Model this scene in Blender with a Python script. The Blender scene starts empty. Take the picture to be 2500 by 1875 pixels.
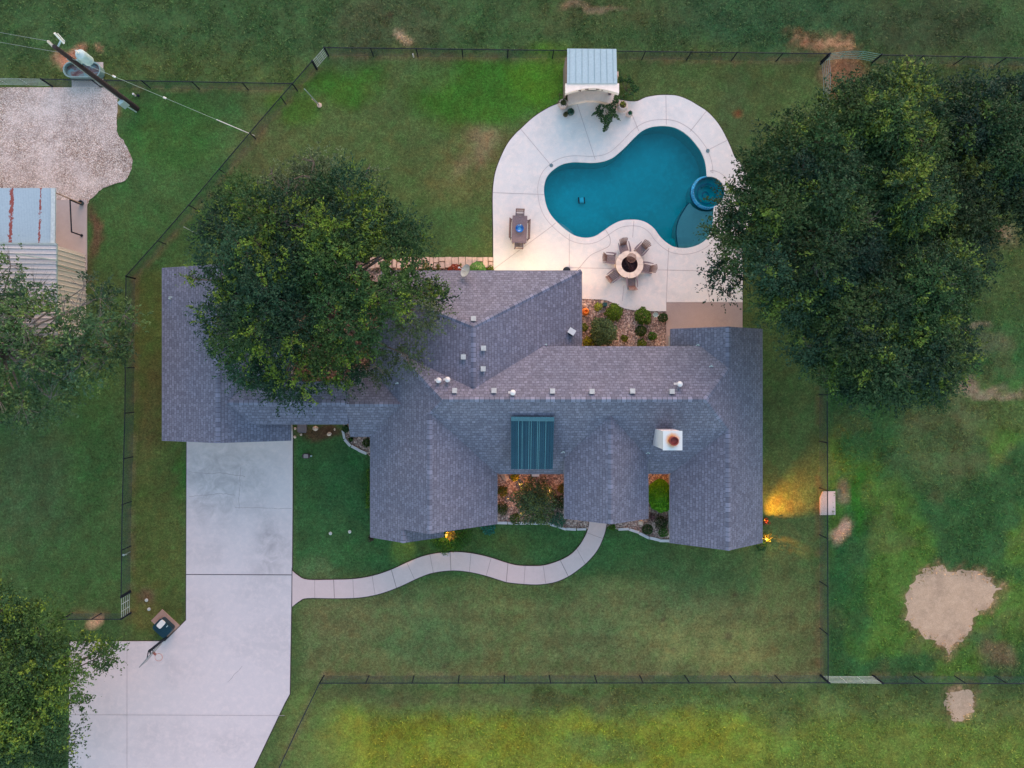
import bpy, math, random
import numpy as np
from mathutils import Vector, Matrix
from mathutils.geometry import tessellate_polygon
R = math.radians
random.seed(7); rng = np.random.default_rng(7)
sc = bpy.context.scene
# ---------------------------------------------------------------- camera, sky, sun, exposure
HC, S, NX, NY = 50.0, 0.0275, 1210.0, 920.0        # camera height, metres per photo pixel on the ground, point under the camera
cam = bpy.data.cameras.new('camera'); cam_o = bpy.data.objects.new('camera', cam); sc.collection.objects.link(cam_o)
cam_o.location = (0, 0, HC); cam_o.rotation_euler = (0, 0, 0)
cam.sensor_fit = 'HORIZONTAL'; cam.sensor_width = 36.0; cam.lens = 36.0*HC/(2500*S)
cam.shift_x = (1250-NX)/2500; cam.shift_y = -(937.5-NY)/2500
cam.clip_end = 3000; sc.camera = cam_o
SUN_EL, SUN_AZ = 22.0, 14.0                          # elevation, azimuth clockwise from north (picture top)
w = bpy.data.worlds.new('World'); sc.world = w; w.use_nodes = True
nt = w.node_tree; bg = nt.nodes['Background']
sky = nt.nodes.new('ShaderNodeTexSky'); sky.sky_type = 'NISHITA'; sky.sun_disc = False
sky.sun_elevation = R(SUN_EL); sky.sun_rotation = R(SUN_AZ)
sky.air_density = 1.0; sky.dust_density = 0.25; sky.ozone_density = 0.6
nt.links.new(sky.outputs[0], bg.inputs[0]); bg.inputs[1].default_value = 0.15
sl = bpy.data.lights.new('sun', 'SUN'); sl.energy = 0.72; sl.angle = R(50); sl.color = (1.0, 0.44, 0.32)
so = bpy.data.objects.new('sun', sl); sc.collection.objects.link(so)
sdir = Vector((math.sin(R(SUN_AZ))*math.cos(R(SUN_EL)), math.cos(R(SUN_AZ))*math.cos(R(SUN_EL)), math.sin(R(SUN_EL))))
so.rotation_euler = (-sdir).to_track_quat('-Z', 'Y').to_euler(); so.location = (0, 60, 40)
sc.view_settings.view_transform = 'Standard'; sc.view_settings.look = 'None'
sc.view_settings.exposure = 1.9; sc.view_settings.gamma = 1.0
ILL = (1.00, 1.24, 1.74)                             # what a white level sheet reads in this light (for turning measured colours into albedo)
# ---------------------------------------------------------------- helpers
def P(px, py, z=0.0):
    k = S*(HC-z)/HC
    return Vector(((px-NX)*k, (NY-py)*k, z))
def P2(px, py, z=0.0):
    p = P(px, py, z); return (p.x, p.y)
def s2l(c):
    c = c/255.0
    return c/12.92 if c <= 0.04045 else ((c+0.055)/1.055)**2.4
def D(r, g, b, k=1.0):
    return tuple(min(0.92, s2l(v)/i*k) for v, i in zip((r, g, b), ILL))
def spline(pts, n=6, closed=True):
    out = []; N = len(pts)
    rngi = range(N) if closed else range(N-1)
    for i in rngi:
        if closed: p0, p1, p2, p3 = pts[i-1], pts[i], pts[(i+1) % N], pts[(i+2) % N]
        else: p0, p1, p2, p3 = pts[max(i-1, 0)], pts[i], pts[i+1], pts[min(i+2, N-1)]
        for k in range(n):
            t = k/n
            out.append(tuple(0.5*(2*p1[a]+(-p0[a]+p2[a])*t+(2*p0[a]-5*p1[a]+4*p2[a]-p3[a])*t*t+(-p0[a]+3*p1[a]-3*p2[a]+p3[a])*t**3) for a in (0, 1)))
    if not closed: out.append(tuple(pts[-1]))
    return out
def area2(p): return sum(p[i-1][0]*p[i][1]-p[i][0]*p[i-1][1] for i in range(len(p)))
def wloc(o):
    v = Vector((0, 0, 0))
    while o is not None: v += Vector(o.location); o = o.parent
    return v
def tag(o, label=None, cat=None, group=None, kind=None):
    if label: o['label'] = label
    if cat: o['category'] = cat
    if group: o['group'] = group
    if kind: o['kind'] = kind
    return o
def thing(name, label, cat, loc=(0, 0, 0), group=None):
    o = bpy.data.objects.new(name, None); sc.collection.objects.link(o); o.location = loc
    o.empty_display_size = 0.2
    return tag(o, label, cat, group)
def link_mesh(name, me, parent=None, loc=None):
    o = bpy.data.objects.new(name, me); sc.collection.objects.link(o)
    if parent is not None:
        o.parent = parent
        off = wloc(parent)
    else:
        off = Vector(loc) if loc is not None else Vector((0, 0, 0)); o.location = off
    if off.length > 0: me.transform(Matrix.Translation(-off))
    return o
def copy_tree(o, parent=None):
    c = o.copy(); sc.collection.objects.link(c)
    if parent is not None: c.parent = parent
    for ch in list(o.children): copy_tree(ch, c)
    return c
class MB:
    def __init__(s): s.v = []; s.f = []; s.uv = {}
    def add(s, vs, fs):
        b = len(s.v); s.v += [tuple(v) for v in vs]; s.f += [tuple(b+i for i in f) for f in fs]
    def box(s, c, d, rz=0.0, rx=0.0, ry=0.0):
        m = Matrix.Translation(Vector(c)) @ Matrix.Rotation(rz, 4, 'Z') @ Matrix.Rotation(ry, 4, 'Y') @ Matrix.Rotation(rx, 4, 'X')
        x, y, z = d[0]/2, d[1]/2, d[2]/2
        vs = [m @ Vector(q) for q in ((-x,-y,-z),(x,-y,-z),(x,y,-z),(-x,y,-z),(-x,-y,z),(x,-y,z),(x,y,z),(-x,y,z))]
        s.add(vs, [(0,3,2,1),(4,5,6,7),(0,1,5,4),(1,2,6,5),(2,3,7,6),(3,0,4,7)])
    def beam(s, a, b, wd, ht, up=(0, 0, 1)):
        a = Vector(a); b = Vector(b); d = b-a; L = d.length; d.normalize()
        u = Vector(up); sx = d.cross(u)
        if sx.length < 1e-4: sx = d.cross(Vector((0, 1, 0)))
        sx.normalize(); uu = sx.cross(d)
        vs = [p+sx*i*wd/2+uu*j*ht/2 for p in (a, b) for i, j in ((-1,-1),(1,-1),(1,1),(-1,1))]
        s.add(vs, [(0,1,2,3),(7,6,5,4),(0,4,5,1),(1,5,6,2),(2,6,7,3),(3,7,4,0)])
    def tube(s, a, b, r0, r1=None, n=8):
        if r1 is None: r1 = r0
        a = Vector(a); b = Vector(b); d = (b-a).normalized()
        u = d.cross(Vector((0, 0, 1)))
        if u.length < 1e-3: u = Vector((1, 0, 0))
        u.normalize(); v = d.cross(u)
        vs = []
        for p, r in ((a, r0), (b, r1)):
            for i in range(n):
                t = 2*math.pi*i/n; vs.append(p+u*math.cos(t)*r+v*math.sin(t)*r)
        fs = [(i, (i+1) % n, n+(i+1) % n, n+i) for i in range(n)]+[tuple(range(n-1, -1, -1)), tuple(range(n, 2*n))]
        s.add(vs, fs)
    def path(s, pts, r, n=6):
        for a, b in zip(pts[:-1], pts[1:]): s.tube(a, b, r, r, n)
    def lathe(s, prof, c, n=24, tilt=None, caps=True):
        vs = []; m = tilt or Matrix.Identity(3)
        for r, z in prof:
            for i in range(n):
                t = 2*math.pi*i/n; vs.append(Vector(c)+m @ Vector((r*math.cos(t), r*math.sin(t), z)))
        fs = []
        for k in range(len(prof)-1):
            for i in range(n): fs.append((k*n+i, k*n+(i+1) % n, (k+1)*n+(i+1) % n, (k+1)*n+i))
        if caps and prof[0][0] > 1e-4: fs.append(tuple(range(n-1, -1, -1)))
        if caps and prof[-1][0] > 1e-4: fs.append(tuple((len(prof)-1)*n+i for i in range(n)))
        s.add(vs, fs)
    def slab(s, poly, z0, z1, holes=(), open_bottom=False):
        poly = list(poly)
        if area2(poly) < 0: poly = poly[::-1]
        loops = [poly]+[list(h) if area2(h) < 0 else list(h)[::-1] for h in holes]
        allp = [p for l in loops for p in l]
        tris = tessellate_polygon([[Vector((p[0], p[1], 0)) for p in l] for l in loops])
        n = len(allp); top = []; bot = []
        for t in tris:
            a, b, c = (allp[i] for i in t)
            ar = (b[0]-a[0])*(c[1]-a[1])-(c[0]-a[0])*(b[1]-a[1])
            if abs(ar) < 1e-9: continue
            t = tuple(t) if ar > 0 else (t[0], t[2], t[1])
            top.append(t); bot.append((t[0]+n, t[2]+n, t[1]+n))
        fs = top + ([] if open_bottom else bot)
        b0 = 0
        for l in loops:
            m = len(l)
            for i in range(m):
                j = (i+1) % m; fs.append((b0+i, n+b0+i, n+b0+j, b0+j))
            b0 += m
        s.add([(p[0], p[1], z1) for p in allp]+[(p[0], p[1], z0) for p in allp], fs)
    def ribbon(s, pts, wd, z, th=0.0):
        for a, b in zip(pts[:-1], pts[1:]):
            a = Vector((a[0], a[1])); b = Vector((b[0], b[1])); d = b-a
            if d.length < 1e-6: continue
            d.normalize(); nrm = Vector((-d.y, d.x))*wd/2; e = d*wd*0.3
            q = [a-nrm-e, b-nrm+e, b+nrm+e, a+nrm-e]
            s.add([(p.x, p.y, z) for p in q], [(0, 1, 2, 3)])
    def build(s, name, mat, parent=None, loc=None, smooth=False):
        me = bpy.data.meshes.new(name); me.from_pydata(s.v, [], s.f)
        me.materials.append(mat)
        if smooth:
            me.shade_smooth()
            try: me.set_sharp_from_angle(angle=R(40))
            except Exception: pass
        me.update()
        return link_mesh(name, me, parent, loc)
# ---------------------------------------------------------------- materials
MATS = {}
def newmat(name):
    m = bpy.data.materials.new(name); m.use_nodes = True
    m.node_tree.nodes.clear(); nt = m.node_tree
    out = nt.nodes.new('ShaderNodeOutputMaterial'); b = nt.nodes.new('ShaderNodeBsdfPrincipled')
    nt.links.new(b.outputs[0], out.inputs[0]); return m, nt, b, out
def N(nt, t, **kw):
    n = nt.nodes.new(t)
    for k, v in kw.items(): setattr(n, k, v)
    return n
def noise(nt, scale, detail=4, rough=0.6, vec=None, dist=0.0):
    n = N(nt, 'ShaderNodeTexNoise'); n.inputs['Scale'].default_value = scale; n.inputs['Detail'].default_value = detail
    n.inputs['Roughness'].default_value = rough; n.inputs['Distortion'].default_value = dist
    if vec is not None: nt.links.new(vec, n.inputs['Vector'])
    return n.outputs['Fac']
def ramp(nt, fac, stops):
    n = N(nt, 'ShaderNodeValToRGB'); nt.links.new(fac, n.inputs[0]); e = n.color_ramp.elements
    while len(e) < len(stops): e.new(0.5)
    for i, (p, c) in enumerate(stops):
        e[i].position = p; e[i].color = (c if len(c) == 4 else tuple(c)+(1,)) if not isinstance(c, (int, float)) else (c, c, c, 1)
    return n.outputs[0]
def mix(nt, a, b, fac, mode='MIX'):
    n = N(nt, 'ShaderNodeMix', data_type='RGBA', blend_type=mode)
    for si, v in ((0, fac), (6, a), (7, b)):
        sck = n.inputs[si]
        if isinstance(v, bpy.types.NodeSocket): nt.links.new(v, sck)
        elif isinstance(v, (int, float)): sck.default_value = v if si == 0 else (v, v, v, 1)
        else: sck.default_value = tuple(v)+((1,) if len(v) == 3 else ())
    return n.outputs[2]
def objco(nt): return N(nt, 'ShaderNodeTexCoord').outputs['Object']
def geopos(nt): return N(nt, 'ShaderNodeNewGeometry').outputs['Position']
def bump(nt, b, h, strength=0.3, dist=0.02):
    n = N(nt, 'ShaderNodeBump'); n.inputs['Strength'].default_value = strength; n.inputs['Distance'].default_value = dist
    nt.links.new(h, n.inputs['Height']); nt.links.new(n.outputs[0], b.inputs['Normal'])
def simple(name, col, rough=0.6, metal=0.0, var=0.18, scale=6.0, spec=0.4, col2=None):
    if name in MATS: return MATS[name]
    m, nt, b, o = newmat(name)
    f = noise(nt, scale, 5, 0.65, objco(nt))
    c2 = col2 or tuple(min(1, c*(1+var)) for c in col); c1 = tuple(c*(1-var) for c in col)
    nt.links.new(ramp(nt, f, [(0.3, c1), (0.7, c2)]), b.inputs['Base Color'])
    b.inputs['Roughness'].default_value = rough; b.inputs['Metallic'].default_value = metal
    b.inputs['Specular IOR Level'].default_value = spec
    MATS[name] = m; return m
def concrete(name, col, stain=0.35, fine=0.18, warm=None, stain_scale=0.45, blot=None):
    m, nt, b, o = newmat(name); g = geopos(nt)
    f1 = noise(nt, stain_scale, 6, 0.62, g, 0.4); f2 = noise(nt, 22, 3, 0.7, g); f3 = noise(nt, 2.3, 5, 0.7, g, 0.3)
    c = mix(nt, tuple(v*(1-stain) for v in col), col, ramp(nt, f1, [(0.30, 0.0), (0.52, 1.0)]))
    c = mix(nt, c, tuple(min(.92, v*1.08) for v in (warm or col)), ramp(nt, f3, [(0.45, 0.0), (0.7, 0.8)]))
    c = mix(nt, c, ramp(nt, f2, [(0.25, 1-fine), (0.75, 1.0)]), 1.0, 'MULTIPLY')
    if blot:
        for (bx, by, r, k) in blot:
            d = N(nt, 'ShaderNodeVectorMath', operation='DISTANCE'); nt.links.new(g, d.inputs[0]); d.inputs[1].default_value = (bx, by, 0)
            mm = N(nt, 'ShaderNodeMapRange'); nt.links.new(d.outputs['Value'], mm.inputs[0]); mm.inputs[1].default_value = r*0.2; mm.inputs[2].default_value = r; mm.inputs[3].default_value = 1; mm.inputs[4].default_value = 0
            q = N(nt, 'ShaderNodeMath', operation='MULTIPLY'); nt.links.new(mm.outputs[0], q.inputs[0]); nt.links.new(ramp(nt, noise(nt, 1.1, 5, .65, g, .6), [(0.38, 0.0), (0.68, k)]), q.inputs[1])
            c = mix(nt, c, tuple(v*0.45 for v in col), q.outputs[0])
    nt.links.new(c, b.inputs['Base Color']); b.inputs['Roughness'].default_value = 0.85
    bump(nt, b, f2, 0.15, 0.01); MATS[name] = m; return m
def shingles():
    m, nt, b, o = newmat('asphalt_shingles')
    uv = N(nt, 'ShaderNodeUVMap').outputs[0]
    br = N(nt, 'ShaderNodeTexBrick'); nt.links.new(uv, br.inputs['Vector'])
    br.offset = 0.37; br.offset_frequency = 2; br.squash = 1.0
    br.inputs['Scale'].default_value = 1.0; br.inputs['Brick Width'].default_value = 0.24; br.inputs['Row Height'].default_value = 0.19
    br.inputs['Mortar Size'].default_value = 0.012; br.inputs['Mortar Smooth'].default_value = 0.3; br.inputs['Bias'].default_value = 0.0
    a = (.158, .149, .162); br.inputs['Color1'].default_value = tuple(v*0.80 for v in a)+(1,); br.inputs['Color2'].default_value = tuple(v*1.17 for v in a)+(1,)
    br.inputs['Mortar'].default_value = tuple(v*0.5 for v in a)+(1,)
    mp = N(nt, 'ShaderNodeMapping'); nt.links.new(uv, mp.inputs[0]); mp.inputs['Scale'].default_value = (1.0, 2.2, 1.0)
    f = noise(nt, 4.2, 2, 0.6, mp.outputs[0]); c = mix(nt, br.outputs['Color'], ramp(nt, f, [(0.35, 0.82), (0.65, 1.12)]), 1.0, 'MULTIPLY')
    f2 = noise(nt, 0.35, 3, 0.5, geopos(nt)); c = mix(nt, c, ramp(nt, f2, [(0.3, (0.92, 0.94, 0.98)), (0.7, (1.06, 1.02, 1.02))]), 1.0, 'MULTIPLY')
    f3 = noise(nt, 40, 2, 0.7, uv); c = mix(nt, c, ramp(nt, f3, [(0.3, 0.85), (0.7, 1.12)]), 1.0, 'MULTIPLY')
    nt.links.new(c, b.inputs['Base Color']); b.inputs['Roughness'].default_value = 0.9; b.inputs['Specular IOR Level'].default_value = 0.2
    bump(nt, b, br.outputs['Fac'], 0.5, -0.02); MATS['shingle'] = m; return m
def leafmat(name, rough=0.6):
    m, nt, b, o = newmat(name)
    a = N(nt, 'ShaderNodeAttribute'); a.attribute_name = 'tint'
    nt.links.new(a.outputs['Color'], b.inputs['Base Color']); b.inputs['Roughness'].default_value = rough; b.inputs['Specular IOR Level'].default_value = 0.15
    tr = N(nt, 'ShaderNodeBsdfTranslucent'); nt.links.new(a.outputs['Color'], tr.inputs[0])
    ms = N(nt, 'ShaderNodeMixShader'); ms.inputs[0].default_value = 0.22
    nt.links.new(b.outputs[0], ms.inputs[1]); nt.links.new(tr.outputs[0], ms.inputs[2]); nt.links.new(ms.outputs[0], o.inputs[0])
    MATS[name] = m; return m
def ribbed(name, col, axis, pitch, dark=0.7, rough=0.45, metal=0.0, rust=None):
    m, nt, b, o = newmat(name); g = geopos(nt)
    sp = N(nt, 'ShaderNodeSeparateXYZ'); nt.links.new(g, sp.inputs[0])
    q = N(nt, 'ShaderNodeMath', operation='MULTIPLY'); nt.links.new(sp.outputs[axis], q.inputs[0]); q.inputs[1].default_value = 1/pitch
    fr = N(nt, 'ShaderNodeMath', operation='FRACT'); nt.links.new(q.outputs[0], fr.inputs[0])
    pat = ramp(nt, fr.outputs[0], [(0.0, dark), (0.16, 1.0), (0.8, 1.0), (1.0, dark)])
    f = noise(nt, 0.8, 5, 0.6, g, 0.3); c = mix(nt, tuple(v*0.86 for v in col), col, f)
    f2 = noise(nt, 9, 4, 0.6, g); c = mix(nt, c, ramp(nt, f2, [(0.3, 0.9), (0.7, 1.04)]), 1.0, 'MULTIPLY')
    c = mix(nt, c, pat, 1.0, 'MULTIPLY')
    if rust:
        for (x0, hw, th) in rust:
            d = N(nt, 'ShaderNodeMath', operation='SUBTRACT'); nt.links.new(sp.outputs[0], d.inputs[0]); d.inputs[1].default_value = x0
            ab = N(nt, 'ShaderNodeMath', operation='ABSOLUTE'); nt.links.new(d.outputs[0], ab.inputs[0])
            mp = N(nt, 'ShaderNodeMapping'); nt.links.new(g, mp.inputs[0]); mp.inputs['Scale'].default_value = (4, 2.2, 1)
            nn = noise(nt, 1.5, 4, 0.7, mp.outputs[0]); mm = N(nt, 'ShaderNodeMath', operation='MULTIPLY'); nt.links.new(nn, mm.inputs[0]); mm.inputs[1].default_value = hw*2
            lt = N(nt, 'ShaderNodeMath', operation='LESS_THAN'); nt.links.new(ab.outputs[0], lt.inputs[0])
            gt = N(nt, 'ShaderNodeMath', operation='SUBTRACT'); nt.links.new(mm.outputs[0], gt.inputs[0]); gt.inputs[1].default_value = th
            nt.links.new(gt.outputs[0], lt.inputs[1])
            c = mix(nt, c, D(132, 68, 60), lt.outputs[0])
    nt.links.new(c, b.inputs['Base Color']); b.inputs['Roughness'].default_value = rough; b.inputs['Metallic'].default_value = metal
    b.inputs['Specular IOR Level'].default_value = 0.4
    MATS[name] = m; return m
def rockmulch(name, cols, scale=7.0, bumpd=0.08):
    m, nt, b, o = newmat(name); g = geopos(nt)
    v = N(nt, 'ShaderNodeTexVoronoi'); v.inputs['Scale'].default_value = scale; nt.links.new(g, v.inputs['Vector'])
    sp = N(nt, 'ShaderNodeSeparateColor'); nt.links.new(v.outputs['Color'], sp.inputs[0])
    c = ramp(nt, sp.outputs[0], [(i/(len(cols)-1), c) for i, c in enumerate(cols)])
    c = mix(nt, c, ramp(nt, v.outputs['Distance'], [(0.15, 1.05), (0.75, 0.35)]), 1.0, 'MULTIPLY')
    f = noise(nt, 1.2, 4, 0.6, g); c = mix(nt, c, ramp(nt, f, [(0.3, 0.75), (0.7, 1.15)]), 1.0, 'MULTIPLY')
    if name == 'pad_gravel': c = mix(nt, c, D(226, 222, 230), ramp(nt, noise(nt, .22, 5, .65, g), [(.42, 0.0), (.62, .6)]))
    nt.links.new(c, b.inputs['Base Color']); b.inputs['Roughness'].default_value = 0.85
    h = N(nt, 'ShaderNodeMath', operation='SUBTRACT'); h.inputs[0].default_value = 1.0; nt.links.new(v.outputs['Distance'], h.inputs[1])
    bump(nt, b, h.outputs[0], 0.8, bumpd); MATS[name] = m; return m
M_SH = shingles()
M_LEAF = leafmat('leaves')
M_BARK = simple('bark', D(92, 86, 84), 0.9, var=0.35, scale=9)
M_DECK = concrete('pool_deck_concrete', D(224, 232, 244), 0.10, 0.14, D(232, 232, 240), 0.6)
M_JOINT = simple('joint', D(180, 175, 182), 0.9)
M_BROWNSLAB = concrete('tan_concrete', D(166, 156, 160), 0.1, 0.2)
dv = [P(480, 1150), P(560, 1175), P(505, 1240), P(665, 1300), P(660, 1360), P(600, 1130)]
M_DRIVE = concrete('driveway_concrete', D(204, 202, 216), 0.13, 0.1, D(208, 204, 216), 0.3, [(p.x, p.y, r, k) for p, r, k in zip(dv, (3.4, 3.8, 3.2, 1.7, 2.0, 3), (.4, .36, .3, .5, .5, .3))])
M_PATH = concrete('path_concrete', D(204, 190, 198), 0.06, 0.08)
M_PAD = concrete('pad_concrete', D(176, 172, 180), 0.14, 0.12)
M_PADW = concrete('pale_pad', D(206, 202, 210), 0.12, 0.15)
M_WALL = simple('cream_limestone_wall', (0.46, 0.42, 0.36), 0.85, var=0.15, scale=3)
M_TRIM = simple('white_trim', (0.6, 0.6, 0.6), 0.5, var=0.05)
M_STONE = simple('limestone', D(196, 180, 172), 0.85, var=0.2, scale=4)
M_STONEP = simple('pink_limestone', D(206, 186, 178), 0.85, var=0.22, scale=5)
M_EDGE = simple('pale_edging', D(185, 192, 208), 0.8, var=0.12, scale=3)
M_BLACK = simple('black_steel', (0.012, 0.014, 0.018), 0.6, var=0.2, spec=.15)
M_GALV = simple('galvanised', D(150, 176, 182), 0.45, 0.3, 0.1)
M_WHITE = simple('white_paint', D(214, 222, 232), 0.4, var=0.05)
M_PALE = simple('pale_metal', D(170, 200, 214), 0.4, 0.1, 0.06)
M_WOODG = simple('weathered_teak', D(126, 116, 128), 0.8, var=0.22, scale=14)
M_WOODB = simple('brown_teak', D(114, 88, 84), 0.7, var=0.25, scale=14)
M_POLE = simple('creosote_pole', D(46, 36, 38), 0.85, var=0.35, scale=8)
M_RUST = simple('rust', D(128, 60, 58), 0.8, var=0.3, scale=9)
M_TERRA = simple('terracotta', D(205, 120, 40), 0.6, var=0.12)
M_GLASS = simple('dark_glass', (0.02, 0.025, 0.03), 0.1, spec=0.8)
M_BLUE = simple('blue_glaze', D(20, 90, 200), 0.12, var=0.3, scale=3, spec=0.9, col2=D(30, 130, 225))
M_SOIL = simple('soil', D(70, 56, 48), 0.95, var=0.3, scale=12)
M_GRAVEL = rockmulch('pad_gravel', [D(150, 124, 114), D(210, 192, 186), D(242, 238, 242), D(186, 166, 156), D(246, 242, 244)], 15, 0.02)
M_MULCH = rockmulch('river_rock', [D(124, 102, 100), D(190, 166, 160), D(226, 212, 210), D(160, 136, 132), D(208, 182, 176)], 10, 0.04)
def emis(name, col, st):
    m, nt, b, o = newmat(name); nt.nodes.remove(b); e = N(nt, 'ShaderNodeEmission'); e.inputs[0].default_value = tuple(col)+(1,); e.inputs[1].default_value = st
    t = N(nt, 'ShaderNodeBsdfTransparent'); ms = N(nt, 'ShaderNodeMixShader'); ms.inputs[0].default_value = .4
    nt.links.new(t.outputs[0], ms.inputs[1]); nt.links.new(e.outputs[0], ms.inputs[2]); nt.links.new(ms.outputs[0], o.inputs[0]); MATS[name] = m; return m
M_LAMP = emis('warm_lamp_glass', (1.0, 0.5, 0.15), 1.6)
def lampmesh(root, p, size=0.1, name='lamp_glass'):
    m = MB(); m.lathe([(0.0, -size*.9), (size*.6, -size*.6), (size*.6, size*.6), (0.0, size*.9)], p, 10); return m.build(name, M_LAMP, root, smooth=True)
def pt(root, p, watts, col=(1.0, 0.60, 0.28), r=0.06, name='lamp_light'):
    l = bpy.data.lights.new(name, 'POINT'); l.energy = watts*.5; l.color = col; l.shadow_soft_size = r
    o = bpy.data.objects.new(name, l); sc.collection.objects.link(o)
    if root is not None: o.parent = root; o.location = Vector(p)-wloc(root)
    else: o.location = p
    return o
def spot(root, p, target, watts, ang, col=(1.0, 0.62, 0.2), blend=0.4, name='lamp_light'):
    l = bpy.data.lights.new(name, 'SPOT'); l.energy = watts*.5; l.color = col; l.shadow_soft_size = 0.04; l.spot_size = R(ang); l.spot_blend = blend
    o = bpy.data.objects.new(name, l); sc.collection.objects.link(o); o.parent = root; o.location = Vector(p)-wloc(root)
    o.rotation_euler = (Vector(target)-Vector(p)).to_track_quat('-Z', 'Y').to_euler(); return o
# ---------------------------------------------------------------- outlines measured on the photograph (ground level)
def G(pts, z=0.0): return [P2(a, b, z) for a, b in pts]
POOL = [(1622,308),(1649,313),(1676,329),(1697,351),(1712.6,374),(1722,401),(1725,431)]
_c = (1731, 469)
ARC = [(_c[0]+37.5*math.cos(R(a)), _c[1]-37.5*math.sin(R(a))) for a in range(96, -75, -12)]
POOL2 = [(1741.5,515),(1740,536),(1736,563),(1722,586),(1699,600),(1672,606),(1645,603),(1626,592),(1610,577),(1597,559),(1579.5,545),(1560,538),(1537,536.7),(1514,540),(1493,550),(1471.5,565),(1452,577),(1429,581),(1404,576),(1383,563),(1360,543),(1342,521),(1332.6,498),(1328,471),(1329.5,449),(1338,428),(1356,411),(1375,401),(1398,396.6),(1421,397),(1444.5,398),(1471.5,395),(1495,386),(1514,371),(1529,357),(1549,336),(1568,320),(1591,310.6)]
_s1 = spline(POOL2+POOL, 4, False)
HOLE = G(_s1)+G(ARC)
DECKTOP = [(1204,560),(1203,482),(1205.6,443.7),(1212,413),(1225.7,378),(1241,349),(1260,326),(1271,316),(1298,291),(1325,272),(1356,256.6),(1400,246),(1450,240),(1500,243),(1548.6,249),(1575.6,239),(1602.7,234),(1626,233),(1653,235),(1680,245),(1703,258.5),(1724,272),(1745,293),(1761,316),(1774,341),(1784,363),(1793.6,386),(1811,403),(1824.5,424),(1832,451),(1836,482),(1830,540),(1815,580),(1812,620)]
DECKBOT = [(1625.8,760),(1587,759.7),(1548.6,757.7),(1525.5,753),(1506,745),(1487,735.7),(1471.5,732),(1448,730.7),(1400,729)]
DECK = G(spline(DECKTOP, 4, False))+G([(1812,738),(1625.8,738)])+G(spline(DECKBOT, 4, False))+G([(1396,729),(1396,691),(1204.5,691)])
PATHT = [(713.7,1393),(728,1405),(751,1415),(817,1415),(867,1413),(913,1405),(956,1390.5),(994,1373),(1029,1359),(1063.7,1351),(1098,1348),(1129,1348),(1164,1353),(1199,1361.5),(1237,1374),(1263,1380),(1294,1381.6),(1329,1380),(1367,1368),(1394,1353),(1413.6,1333),(1429,1308),(1437,1285),(1439,1262),(1440,1235)]
PATHB = [(1485,1235),(1483,1262),(1481,1277),(1475,1304),(1460,1339),(1437,1368),(1410,1391),(1386.6,1406.7),(1355.7,1420),(1317,1426),(1278.6,1425),(1240,1421),(1222,1416),(1187,1405),(1148.5,1396),(1106,1392),(1060,1397),(1025,1408.6),(979,1430),(940,1445),(905.5,1454),(867,1459),(813,1460),(751,1459.5),(732,1466.5),(713.2,1481)]
PATH = G(spline(PATHT, 4, False))+G(spline(PATHB, 4, False))
DRIVE = G([(456.5,1035),(455,1513.5),(403.5,1565),(171,1566),(168.6,1880),(165,2200),(440,2200),(620,1874),(695,1717),(707.6,1694),(711,1500),(713,1400),(714.5,1235),(715,1070),(714,1035)])
# ---------------------------------------------------------------- ground
def pip(X, Y, poly):
    ins = np.zeros(X.shape, bool); n = len(poly)
    for i in range(n):
        x0, y0 = poly[i-1]; x1, y1 = poly[i]
        if y0 == y1: continue
        c = ((y0 > Y) != (y1 > Y)) & (X < (x1-x0)*(Y-y0)/(y1-y0)+x0); ins ^= c
    return ins
def dseg(X, Y, poly, closed=True):
    d = np.full(X.shape, 1e9); n = len(poly)
    for i in range(0 if closed else 1, n):
        x0, y0 = poly[i-1]; x1, y1 = poly[i]; dx, dy = x1-x0, y1-y0; L = dx*dx+dy*dy+1e-12
        t = np.clip(((X-x0)*dx+(Y-y0)*dy)/L, 0, 1); d = np.minimum(d, np.hypot(X-x0-t*dx, Y-y0-t*dy))
    return d
def vnoise(X, Y, sc_, seed):                    # smooth value noise
    r = np.random.default_rng(seed); T = r.random((256, 256))
    x = X*sc_+1000.3; y = Y*sc_+1000.7; xi = np.floor(x).astype(int); yi = np.floor(y).astype(int); fx = x-xi; fy = y-yi
    fx = fx*fx*(3-2*fx); fy = fy*fy*(3-2*fy)
    g = lambda a, b: T[a % 256, b % 256]
    return (g(xi, yi)*(1-fx)+g(xi+1, yi)*fx)*(1-fy)+(g(xi, yi+1)*(1-fx)+g(xi+1, yi+1)*fx)*fy
def fbm(X, Y, sc_, seed, o=4):
    v = 0; a = 0.5; t = 0
    for k in range(o): v = v+a*vnoise(X, Y, sc_*2**k, seed+k); t += a; a *= 0.55
    return v/t
BIGDIRT = [(2282,1385),(2345,1392),(2400,1400),(2432,1428),(2452,1432),(2430,1450),(2418,1478),(2385,1500),(2365,1540),(2330,1572),(2316,1590),(2313,1605),(2308,1582),(2270,1555),(2228,1535),(2212,1500),(2215,1455),(2240,1410)]
SMDIRT = [(2318,1685),(2345,1680),(2375,1690),(2380,1715),(2370,1745),(2345,1768),(2320,1755),(2310,1720)]
TOPDIRT = [(1935,85),(1975,80),(1990,105),(2030,90),(2080,95),(2095,118),(2050,125),(1995,126),(1935,118)]
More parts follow.
